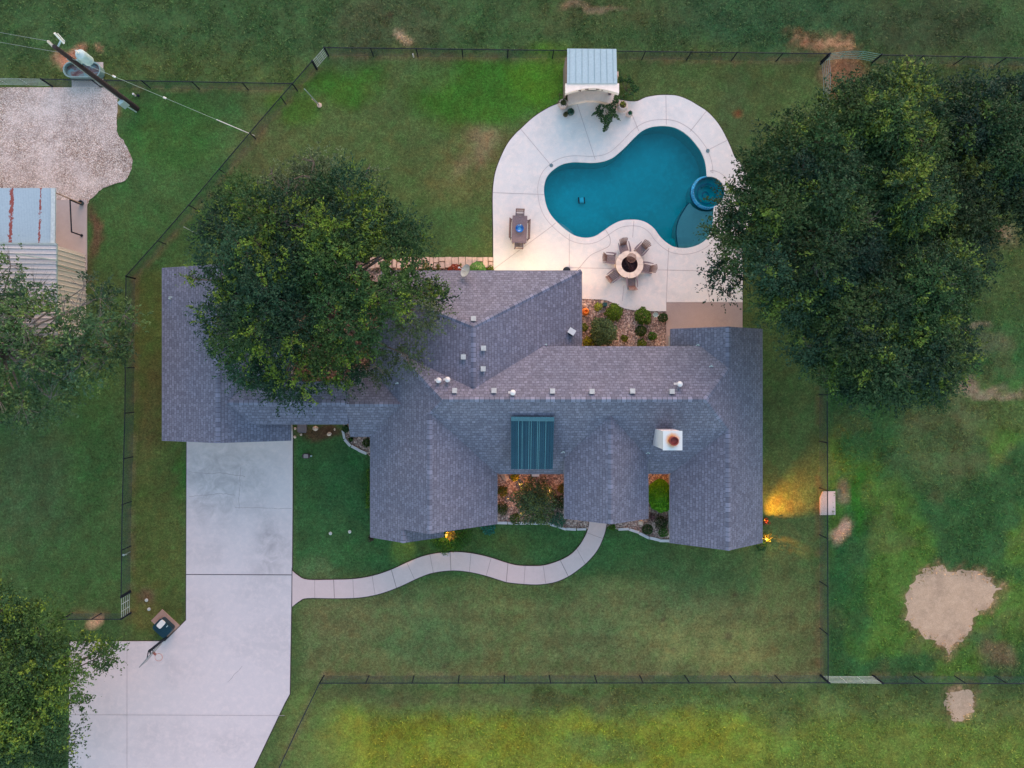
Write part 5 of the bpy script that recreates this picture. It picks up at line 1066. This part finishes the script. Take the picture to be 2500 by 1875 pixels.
urn(1516,266,.38,.8,'large white urn right of the pavilion with bare soil and a light green plant',M_URN,gp,(40,(120,140,60),.4))
urn(1535,281,.21,.42,'small white pot with a teal succulent right of the large urn',M_URN,gp,(60,(50,110,90),.1))
urn(1393,275,.25,.3,'wide dark green pot on the deck left of the pavilion',simple('green_glaze', D(24,72,66), .25, spec=.7),gp,(40,(50,100,84),.1))
urn(1380,282,.17,.34,'small olive brown pot in front of the dark green pot',simple('olive_pot', D(84,78,58), .6),gp,(70,(78,84,54),.14))
def vine(name, label, poly, z0, z1, n, cols, seed, size=.1, group=None):
    global rng
    rng = np.random.default_rng(seed); pm = [tuple(v) for v in px_m(poly, (z0+z1)/2)]; A = np.array(pm); lo = A.min(0); hi = A.max(0); c = Vector((A[:,0].mean(), A[:,1].mean(), 0)); root = thing(name, label, 'shrub', c, group)
    X = rng.uniform(lo[0],hi[0],n*4); Y = rng.uniform(lo[1],hi[1],n*4); ok = pip(X,Y,pm) & (fbm(X,Y,2.2,seed,3) > .42); X = X[ok][:n]; Y = Y[ok][:n]; k = len(X); Z = z0+(z1-z0)*fbm(X,Y,1.0,seed+3,2)+rng.normal(size=k)*.08
    cs_ = np.array([D(*q, 1.45) for q in cols]); leaves_mesh('foliage', np.stack([X,Y,Z],1), None, size, cs_[rng.integers(0,len(cs_),k)]*(.6+.8*rng.random((k,1))), .5, .4, root)
    m = MB(); rr = random.Random(seed)
    for i in range(14): j = rr.randrange(k); m.tube(c, Vector((X[j],Y[j],Z[j]-.05)), .02, .006, 5)
    m.build('stems', M_BARK, root)
vine('sprawling_vine', 'dark green sprawling vine hanging over the deck in front of the pavilion', [(1500,233),(1512,246),(1505,256),(1502,275),(1510,290),(1515,298),(1505,293),(1494,285),(1492,300),(1486,308),(1482,320),(1474,324),(1471,315),(1476,305),(1468,295),(1466,284),(1455,276),(1442,286),(1448,276),(1458,268),(1455,258),(1446,256),(1465,250),(1480,256),(1494,252)], .3, 1.3, 2400, [(44,76,50),(54,88,48),(36,64,46)], 31)
vine('side_shrub', 'green loose shrub along the right side of the pavilion', [(1512,170),(1530,178),(1545,200),(1560,215),(1560,235),(1545,246),(1520,248),(1506,240),(1512,215)], .2, .9, 1300, [(48,82,48),(60,94,46),(44,70,50)], 33)
vine('dry_shrub', 'brownish bare shrub behind the left pavilion urn', [(1362,222),(1374,220),(1378,235),(1376,248),(1362,254),(1355,246),(1358,232)], .2, .9, 340, [(96,76,78),(84,70,66),(70,70,56)], 35)
# ---------------------------------------------------------------- patio furniture
def jar():
    c = P(1428.5,762,.05); root = thing('clay_jar', 'glossy orange clay jar on the rocks at the house corner', 'jar', c); m = MB()
    m.lathe([(.12,0),(.2,.1),(.26,.26),(.22,.42),(.11,.52),(.15,.58),(.12,.58),(.08,.5),(0,.4)], c, 26); m.build('body', M_TERRA, root, smooth=True); m = MB()
    for s_ in (-1,1): m.path([c+Vector((s_*(.12+.09*math.sin(t)),0,.5-.16*t/3.14)) for t in [i*3.14/5 for i in range(6)]], .02, 6)
    m.build('handle', M_TERRA, root)
jar()
c = P(1476,744,.05); root = thing('garden_box', 'small dark green box on the rocks near the deck edge', 'box', c); m = MB(); m.box(c+Vector((0,0,.15)), (.24,.22,.3)); m.build('body', simple('dk_green', D(30,84,78), .5), root); m = MB(); m.box(c+Vector((0,0,.315)), (.27,.25,.03)); m.build('lid', simple('dk_green2', D(24,70,68), .5), root)
c = P(1596.6,770,.05); root = thing('bird_bath', 'small grey glazed bird bath between two shrubs at the deck edge', 'bird bath', c); m = MB(); m.lathe([(.1,0),(.05,.06),(.04,.4),(.06,.45)], c, 16); m.build('pedestal', M_GALV, root, smooth=True); m = MB(); m.lathe([(.05,.44),(.14,.47),(.17,.53),(.15,.53),(.11,.49),(0,.48)], c, 24); m.build('bowl', simple('glaze_grey', D(150,176,180), .2), root, smooth=True)
def dining():
    rz = R(2); c = P(1267.5,565,.08); T = lambda x,y,z: c+Matrix.Rotation(-rz,3,'Z') @ Vector((x,y,z))
    root = thing('dining_table', 'weathered grey teak dining table on the pool deck', 'table', c); hw, hl = .49, .90
    m = MB()
    for k in range(11): x = -hw+.09+(2*hw-.18)*k/10; m.box(T(x,0,.73), (.074,2*hl-.18,.03), -rz)
    for s_ in (-1,1): m.box(T(s_*(hw-.035),0,.732), (.07,2*hl,.035), -rz); m.box(T(0,s_*(hl-.04),.733), (2*hw-.14,.08,.035), -rz)
    m.box(T(0,0,.67), (2*hw-.2,2*hl-.2,.07), -rz); m.build('tabletop', M_WOODG, root)
    for sx in (-1,1):
        for sy in (-1,1): m = MB(); m.box(T(sx*(hw-.1),sy*(hl-.1),.34), (.08,.08,.68), -rz); m.build('leg', M_WOODG, root)
    b = T(0,.03,.75); bw = thing('bowl', 'deep blue glazed bowl in the middle of the dining table', 'bowl', b); m = MB(); m.lathe([(.1,0),(.2,.06),(.27,.16),(.255,.16),(.18,.07),(.08,.03),(0,.03)], b, 32); m.build('shell', M_BLUE, bw, smooth=True)
    m = MB(); m.lathe([(.06,.034),(.1,.04),(.085,.05),(0,.045)], b+Vector((0,-.01,.0)), 20); m.build('glaze_pool', simple('cyan_glaze', D(70,180,240), .1, spec=1), bw)
    def seat(wd, pos, ang, label, name, grp):
        root = thing(name, label, 'bench' if wd > 1 else 'chair', (0,0,0), grp); n_ = int(wd/.055)
        m = MB()
        for k in range(6): m.box((0, -.02+.075*k-.2, .43), (wd-.08,.06,.025))
        m.build('seat', M_WOODG, root)
        m = MB(); m.beam((-wd/2+.03,.24,.44),(-wd/2+.03,.36,.95),.05,.05); m.beam((wd/2-.03,.24,.44),(wd/2-.03,.36,.95),.05,.05); m.beam((-wd/2,.36,.95),(wd/2,.36,.95),.05,.07)
        for k in range(n_): x = -wd/2+.08+(wd-.16)*k/(n_-1); m.beam((x,.245,.48),(x,.35,.92),.03,.015)
        m.build('backrest', M_WOODB, root)
        for sx in (-1,1):
            m = MB(); m.box((sx*(wd/2-.03),-.2,.33),(.05,.05,.66)); m.build('leg', M_WOODG, root); m = MB(); m.box((sx*(wd/2-.03),.24,.22),(.05,.05,.44)); m.build('leg', M_WOODG, root)
            m = MB(); m.box((sx*(wd/2-.03),.04,.66),(.06,.56,.03)); m.build('armrest', M_WOODG, root)
        root.location = pos; root.rotation_euler = (0,0,ang)
    seat(.58, T(0,.93,0), -rz, 'slatted teak armchair at the pool end of the dining table', 'patio_chair', 'seats around the dining table')
    seat(.58, T(0,-.93,0), math.pi-rz, 'slatted teak armchair at the house end of the dining table', 'patio_chair', 'seats around the dining table')
    seat(1.3, T(-.31,.05,0), math.pi/2-rz, 'slatted teak bench on the lawn side of the dining table', 'garden_bench', 'seats around the dining table')
    seat(1.3, T(.32,.0,0), -math.pi/2-rz, 'slatted teak bench on the pool side of the dining table', 'garden_bench', 'seats around the dining table')
dining()
def firepit():
    c = P(1534,648,.08); root = thing('fire_pit', 'round pale stone fire pit with a dark burnt bowl', 'fire pit', c); m = MB()
    m.lathe([(.88,0),(.88,.4),(.84,.42)], c, 40, None, False); m.build('stone_ring', M_STONE, root, smooth=False); m = MB()
    for i in range(12):
        a0 = 2*math.pi*i/12; vs = []
        for z in (.42,.49):
            for r_ in (.54,.92):
                for k in range(4): a = a0+2*math.pi/12*(k/3*.965); vs.append(c+Vector((r_*math.cos(a), r_*math.sin(a), z)))
        fs = []
        for k in range(3): fs += [(8+k,12+k,13+k,9+k),(k,k+1,5+k,4+k),(4+k,5+k,13+k,12+k),(k,8+k,9+k,k+1)]
        fs += [(0,4,12,8),(3,11,15,7)]; m.add(vs, fs)
    m.build('cap_stone', simple('cap_stone', D(232,220,214), .8, var=.12, scale=2), root)
    m = MB(); m.lathe([(.53,.42),(.53,.06),(0,.06)], c, 36, None, False); m.lathe([(.55,.4),(.55,.46),(.53,.46),(.53,.4)], c, 36, None, False); m.build('fire_bowl', simple('burnt_steel', D(54,38,42), .7, var=.4, scale=5, col2=D(96,48,44)), root)
    m = MB(); rr = random.Random(3)
    for k in range(6): a = rr.uniform(0,3.14); o_ = c+Vector((rr.uniform(-.12,.12), rr.uniform(-.12,.12), .12+.05*k)); d = Vector((math.cos(a), math.sin(a), rr.uniform(-.1,.1)))*.28; m.tube(o_-d, o_+d, .05, .04, 8)
    m.build('logs', simple('charred_log', D(60,40,40), .9, var=.4), root)
    g_ = c+Vector((.12,.42,.5)); gr = thing('grill_grate', 'round rusty grate lying on the rim of the fire pit', 'grate', g_); m = MB()
    pts = [g_+Vector((.3*math.cos(t), .3*math.sin(t), .02)) for t in [i*2*math.pi/28 for i in range(29)]]; m.path(pts, .012, 6)
    for k in range(-7,8): x = k*.038; y = math.sqrt(max(0,.3**2-x*x)); m.tube(g_+Vector((x,-y,.02)), g_+Vector((x,y,.02)), .006, .006, 5)
    m.tube(g_+Vector((-.3,0,.02)), g_+Vector((.3,0,.02)), .01, .01, 5); m.build('bars', simple('grate_metal', D(150,118,110), .6), gr)
firepit()
def adirondack():
    root = thing('adirondack_chair', 'x', 'chair', (0,0,0), 'slatted chairs around the fire pit')
    m = MB()
    for k in range(8): y = -.34+.078*k; m.box((0,y,.38-.02*k), (.52,.066,.022), 0, -.22)
    m.build('seat', M_WOODG, root)
    m = MB()
    for k in range(7):
        t = (k-3)/3; x0 = t*.2; x1 = t*.29; L = .84-.12*t*t; m.beam((x0,.22,.24), (x1,.22+L*.52,.24+L*.84), .062, .018, (0,1,0))
    m.box((0,.33,.42), (.5,.03,.06)); m.build('backrest', M_WOODB, root)
    for s_ in (-1,1):
        m = MB(); pts = [(s_*.30,-.40),(s_*.42,-.40),(s_*.44,-.1),(s_*.40,.38),(s_*.35,.38),(s_*.33,0)]; m.slab(pts, .55, .575); m.build('armrest', M_WOODG, root)
        m = MB(); m.box((s_*.32,-.32,.275),(.03,.1,.55)); m.build('leg', M_WOODG, root)
        m = MB(); m.beam((s_*.27,-.38,.32),(s_*.27,.46,.03),.03,.12); m.build('leg', M_WOODG, root)
    return root
ch0 = adirondack()
for i, (px, py, bx, by, lb) in enumerate([(1521,602,-.22,1,'slatted grey brown chair north of the fire pit, nearest the pool'),(1567,607,.72,.75,'slatted chair on the upper right of the fire pit with a brown back'),(1582,657,1,-.18,'slatted chair on the right of the fire pit facing left'),
    (1540.5,696,.08,-1,'slatted chair below the fire pit nearest the rock bed'),(1492,678,-.8,-.62,'slatted chair on the lower left of the fire pit nearest the house'),(1483,632,-1,.12,'slatted chair on the left of the fire pit')]):
    o_ = ch0 if i == 0 else copy_tree(ch0); o_['label'] = lb; vb = Vector((bx, by, 0)).normalized(); o_.location = P(px, py, .08)-vb*.13; o_.rotation_euler = (0,0,math.atan2(by, bx)-math.pi/2); o_.scale = (.9, .9, .9)
c = P(1383,661.5,.08); m = MB(); m.lathe([(.2,0),(.26,.1),(.24,.3),(.12,.4),(0,.42)], c, 18); tag(m.build('grill_cover', M_BLACK, None, c), 'small black covered kettle at the roof edge on the deck', 'grill')
# ---------------------------------------------------------------- utility pole and trough
base = P(335,265); top = P(143,101,9.4)
pole = thing('utility_pole', 'tall dark wooden utility pole with transformer in the upper left corner', 'utility pole', base)
tp = Vector((base.x, base.y, 9.4)); m = MB(); m.tube(base-Vector((0,0,.2)), tp, .17, .12, 14); m.build('shaft', M_POLE, pole, smooth=True)
tc = Vector((base.x+.5, base.y+.28, 7.3)); m = MB(); m.lathe([(.26,-.45),(.3,-.42),(.3,.42),(.26,.5),(.1,.56),(0,.57)], tc, 24); m.beam((tc.x-.5,tc.y-.25,7.2),(tc.x-.25,tc.y-.1,7.2),.1,.5); trf = m.build('transformer', M_PALE, pole, smooth=True)
m = MB(); m.lathe([(.05,.5),(.07,.6),(.04,.68),(.07,.74),(.03,.85)], tc+Vector((-.05,.05,0)), 12); m.build('bushing', M_WHITE, trf, smooth=True)
m = MB(); m.beam(tp+Vector((0,0,-.25)), tp+Vector((.3,.42,-.15)), .07, .07); m.build('bracket', M_PALE, pole)
m = MB(); m.tube(tp+Vector((.16,.62,.25)), tp+Vector((.36,.3,-.3)), .06, .06, 8); m.tube(tp+Vector((.3,.62,.2)), tp+Vector((.46,.36,-.2)), .025, .025, 6); m.build('fuse_cutout', M_WHITE, pole)
i0 = tp+Vector((-.1,.03,-.15)); i1 = P(116,99.5,9.25); m = MB()
for k in range(4): a = i0.lerp(i1, .25+k*.2); b = i0.lerp(i1, .36+k*.2); m.tube(a, b, .09, .05, 12)
m.tube(i0, i1, .02, .02, 6); m.build('insulator', M_WHITE, pole, smooth=True)
mp = Vector((base.x-.12, base.y-.28, 1.6)); m = MB(); m.box(mp, (.4,.22,.75), .7); m.tube(mp+Vector((0,0,-.3)), Vector((mp.x+.06,mp.y+.05,0)), .045, .045, 8); m.build('meter_box', M_PALE, pole)
m = MB(); m.tube(Vector((base.x-.14,base.y-.12,2)), Vector((base.x-.1,base.y-.1,8.0)), .03, .03, 6); m.build('conduit', M_GALV, pole)
for lb, a, b in (('upper thin power line running from the pole to the left edge', i1, P(-300,12,9.4)), ('lower thin power line running from the pole to the left edge', P(165,131,8.3), P(-300,39,8.3))):
    m = MB(); n_ = 14; pts = [a.lerp(b, k/n_)-Vector((0,0,.35*math.sin(math.pi*k/n_))) for k in range(n_+1)]; m.path(pts, .011, 5); tag(m.build('power_line', simple('wire', D(120,134,140), .5), None, a), lb, 'wire', 'power lines from the pole')
g0 = Vector((base.x, base.y, 8.0)); g1_ = P(621,331); gw = thing('guy_wire', 'pale guy wire slanting from the pole to the grass with a white foot guard', 'wire', g1_)
m = MB(); m.tube(g0, g1_, .009, .009, 5); m.build('wire', M_GALV, gw); m = MB(); m.tube(g1_, g1_.lerp(g0, .235), .028, .028, 8); m.build('guard', M_WHITE, gw); m = MB()
for t in (.78, .52): a = g1_.lerp(g0, t); m.tube(a, g1_.lerp(g0, t+.015), .06, .06, 8)
m.build('strain_insulator', M_WHITE, gw)
m = MB(); m.slab(G([(175.5,152.5),(252.5,152.5),(252.5,208),(240,214),(176.5,214)]), -.05, .06); tag(m.build('trough_pad', M_PADW), 'square pale concrete pad under the water trough', 'slab')
c = P(212,179,.06); tr_o = thing('water_trough', 'oval galvanised stock trough with rusty water beside the pole', 'trough', c)
def oval(rx, ry, n=36): 
    out = []; s_ = rx-ry
    for i in range(n): t = 2*math.pi*i/n; out.append((c.x+ry*math.cos(t)+(s_ if math.cos(t) > 0 else -s_), c.y+ry*math.sin(t)))
    return out
m = MB()
for (rx, ry, z0, z1) in ((1.22,.5,.06,.66),): m.slab(oval(rx,ry), z0, z1, [oval(rx-.04,ry-.04)])
m.slab(oval(1.25,.53), .64, .69, [oval(1.17,.45)]); m.slab(oval(1.2,.48), .06, .1); m.build('tank', simple('old_galv', D(120,152,162), .5, .2, .15), tr_o)
def rustwater():
    m, nt, b, o = newmat('trough_water'); f = noise(nt, 1.3, 5, .7, geopos(nt), 1.2); nt.links.new(ramp(nt, f, [(.4, D(104,148,162)), (.52, D(110,96,96)), (.62, D(86,56,54))]), b.inputs['Base Color']); b.inputs['Roughness'].default_value = .12; return m
m = MB(); m.slab(oval(1.17,.45), .2, .42); m.build('water', rustwater(), tr_o)
c = P(331,234,0); root = thing('water_spigot', 'small white and black valve standing in the grass near the pole', 'valve', c); m = MB(); m.tube(c, c+Vector((0,0,.3)), .05, .05, 8); m.lathe([(.07,.3),(.07,.36),(0,.38)], c, 10); m.build('riser', M_WHITE, root); m = MB(); m.lathe([(.09,0),(.09,.12),(0,.14)], c+Vector((.2,0,0)), 12); m.build('cap', M_BLACK, root)
for (b0, t0, hh, lb) in (((780,257),(743,217),2.7,'thin pale pole leaning on a stone footing near the diagonal fence'), ((480,571),(449,554),1.9,'short grey pole in the grass left of the big tree')):
    a = P(*b0); t_ = P(t0[0], t0[1], hh); root = thing('pole', lb, 'pole', a, 'thin poles on the left lawn'); m = MB(); m.tube(a, t_, .04, .03, 8); m.build('shaft', M_GALV, root)
    if hh > 2: m = MB(); m.tube(a, a.lerp(t_, .45)+Vector((-.06,-.05,0)), .03, .03, 6); m.lathe([(.17,0),(.15,.1),(0,.12)], a, 9); m.build('footing', M_STONEP, root)
# ---------------------------------------------------------------- driveway corner
pad = [(396.5,1487),(439.5,1526.5),(410,1555),(369.5,1515)]
m = MB(); m.slab(G(pad), -.05, .06); tag(m.build('tan_pad', concrete('tan_pad_mat', D(168,142,134), .12, .2)), 'square tan pad in the grass beside the driveway corner', 'slab')
c = P(404.5,1528,.06); bx = thing('equipment_box', 'dark blue green box with a white cover plate on the tan pad', 'utility box', c); ang = math.atan2(-(1526.5-1487), (439.5-396.5))
def rrect(w_, h_, r_, cc, rz, n=5):
    out = []
    for sx, sy, a0 in ((1,1,0),(-1,1,90),(-1,-1,180),(1,-1,270)):
        for k in range(n+1): a = R(a0+90*k/n); v = Matrix.Rotation(rz,2) @ Vector((sx*(w_/2-r_)+r_*math.cos(a), sy*(h_/2-r_)+r_*math.sin(a))); out.append((cc.x+v.x, cc.y+v.y))
    return out
m = MB(); m.slab(rrect(1.08,.86,.16,c,ang), .06, .52); m.slab(rrect(1.12,.9,.18,c,ang), .52, .58); m.build('body', simple('navy_plastic', D(18,54,72), .3, var=.2, spec=.6), bx)
cw = P(393.5,1523.5,.6); m = MB(); m.slab(rrect(.36,.56,.1,cw,ang), .58, .66); m.build('cover_plate', M_WHITE, bx); m = MB(); m.box(cw+Vector((.4,-.15,.02)), (.05,.12,.06), ang); m.build('latch', M_PALE, bx)
pb = P(407,1556,.03); hoop = thing('basketball_hoop', 'basketball hoop with orange rim standing at the driveway corner', 'basketball hoop', pb)
rim = P(387.3,1604.7,3.05); nrm = Vector((.76,-.65,0)).normalized(); dr = Vector((-.65,-.76,0)).normalized(); bc = rim-nrm*.42+Vector((0,0,.4))
m = MB(); kn = Vector((pb.x,pb.y,2.6)); m.beam(pb, kn, .12, .12, (1,0,0)); m.build('pole', M_BLACK, hoop)
m = MB(); m.beam(kn+dr*.06+Vector((0,0,-.3)), bc-nrm*.04+dr*.15+Vector((0,0,-.25)), .05, .05); m.beam(kn-dr*.06+Vector((0,0,0)), bc-nrm*.04-dr*.15+Vector((0,0,.2)), .05, .05); m.beam(kn+dr*.06, bc-nrm*.04+dr*.15+Vector((0,0,.2)), .05, .05); m.beam(kn-dr*.06+Vector((0,0,-.3)), bc-nrm*.04-dr*.15+Vector((0,0,-.25)), .05, .05); m.build('arm', M_BLACK, hoop)
m = MB(); m.beam(bc-dr*.75, bc+dr*.75, .04, 1.0); m.build('backboard', simple('smoked_board', D(96,112,118), .2, spec=.7), hoop)
m = MB(); m.path([rim+Vector((.235*math.cos(t), .235*math.sin(t), 0)) for t in [i*2*math.pi/28 for i in range(29)]], .013, 6); m.box(rim-nrm*.33+Vector((0,0,-.01)), (.18,.14,.05), math.atan2(nrm.y,nrm.x)); m.build('rim', simple('orange_rim', D(190,110,100), .5), hoop)
m = MB()
for k in range(12):
    for s_ in (-1,1):
        t = k*math.pi/6; t2 = t+s_*.35; m.tube(rim+Vector((.23*math.cos(t), .23*math.sin(t), 0)), rim+Vector((.13*math.cos(t2), .13*math.sin(t2), -.4)), .004, .004, 4)
m.build('net', M_WHITE, hoop)
for (a, b, lb, g_) in [(807,1302,'white round sprinkler cap on the front lawn, left one','a'),(854,1298,'white round sprinkler cap on the front lawn, right one','a'),(358,1465,'grey round cap on bare soil near the small gate','b'),(364,1487,'white round cap between the soil patch and the tan pad','b')]:
    c = P(a, b, 0); m = MB(); m.lathe([(.11,0),(.11,.05),(.07,.08),(0,.085)], c, 18); tag(m.build('valve_lid', simple('grey_cap', D(176,186,190), .6), None, c), lb, 'lid', 'round caps in the lawn')
c = P(748,1113,0); root = thing('lawn_box', 'small dark oval box with a grey lid in the lawn by the driveway', 'utility box', c); m = MB(); m.slab(rrect(.52,.32,.14,c,0), -.02, .12); m.build('body', simple('maroon_box', D(56,38,42), .6), root); m = MB(); m.slab(rrect(.3,.27,.05,c,0), .12, .16); m.build('lid', simple('grey_lid2', D(134,128,134), .6), root); m = MB(); m.lathe([(.06,0),(.06,.1),(0,.11)], c+Vector((.34,0,0)), 12); m.build('knob', M_GALV, root)
c = P(318,1347,0); root = thing('hose_bib', 'small grey hose tap post beside the left fence', 'tap', c); m = MB(); m.tube(c, c+Vector((0,0,.9)), .03, .03, 8); m.tube(c+Vector((0,0,.88)), c+Vector((.2,.02,.84)), .03, .025, 8); m.build('pipe', M_GALV, root); m = MB(); m.lathe([(.07,.9),(.07,.94),(0,.95)], c, 12); m.build('handle', M_PALE, root)
m = MB(); m.slab(G([(2001,1215),(2004,1208),(2008,1199.5),(2038,1199),(2038.5,1256.5),(2001,1257)]), -.05, .08); tag(m.build('fence_slab', M_PADW), 'rectangular pale concrete slab lying across the right fence line', 'slab')
c = P(996+14,139.5,0); m = MB(); m.box((c.x,c.y,.25), (.07,.07,.5)); tag(m.build('marker_stake', M_WHITE, None, c), 'tiny white stake at the foot of the back fence', 'stake')
# ---------------------------------------------------------------- garden uplights and path lights
def garden_lamp(px, py, watts, label, col=(1,.6,.12), h=.35, up=True, r=.05):
    c = P(px, py, .04); root = thing('garden_lamp', label, 'lamp', c, 'garden lamps around the house'); m = MB(); m.tube(c, c+Vector((0,0,h)), .02, .02, 8); m.lathe([(.06,h),(.08,h+.08),(.05,h+.08),(.045,h+.01)], c, 14); m.build('stake', M_BLACK, root); lampmesh(root, c+Vector((0,0,h+.07)), .035); pt(root, c+Vector((0,0,h+.2)), watts, col, r)
garden_lamp(1090,1303,26,'uplight glowing yellow at the front bay corner')
garden_lamp(1864,1313,26,'uplight glowing yellow at the south east corner of the house')
garden_lamp(1268,1180,12,'path light in the upper part of the front bed',(1,.42,.14)); garden_lamp(1341,1196,8,'path light right of the large shrub in the front bed',(1,.42,.14)); garden_lamp(1240,1215,6,'path light by the west wing side of the front bed',(1,.42,.16)); garden_lamp(1271,1250,5,'path light at the lower edge of the front bed',(1,.55,.3))
print('objects', len(sc.objects), 'script done')
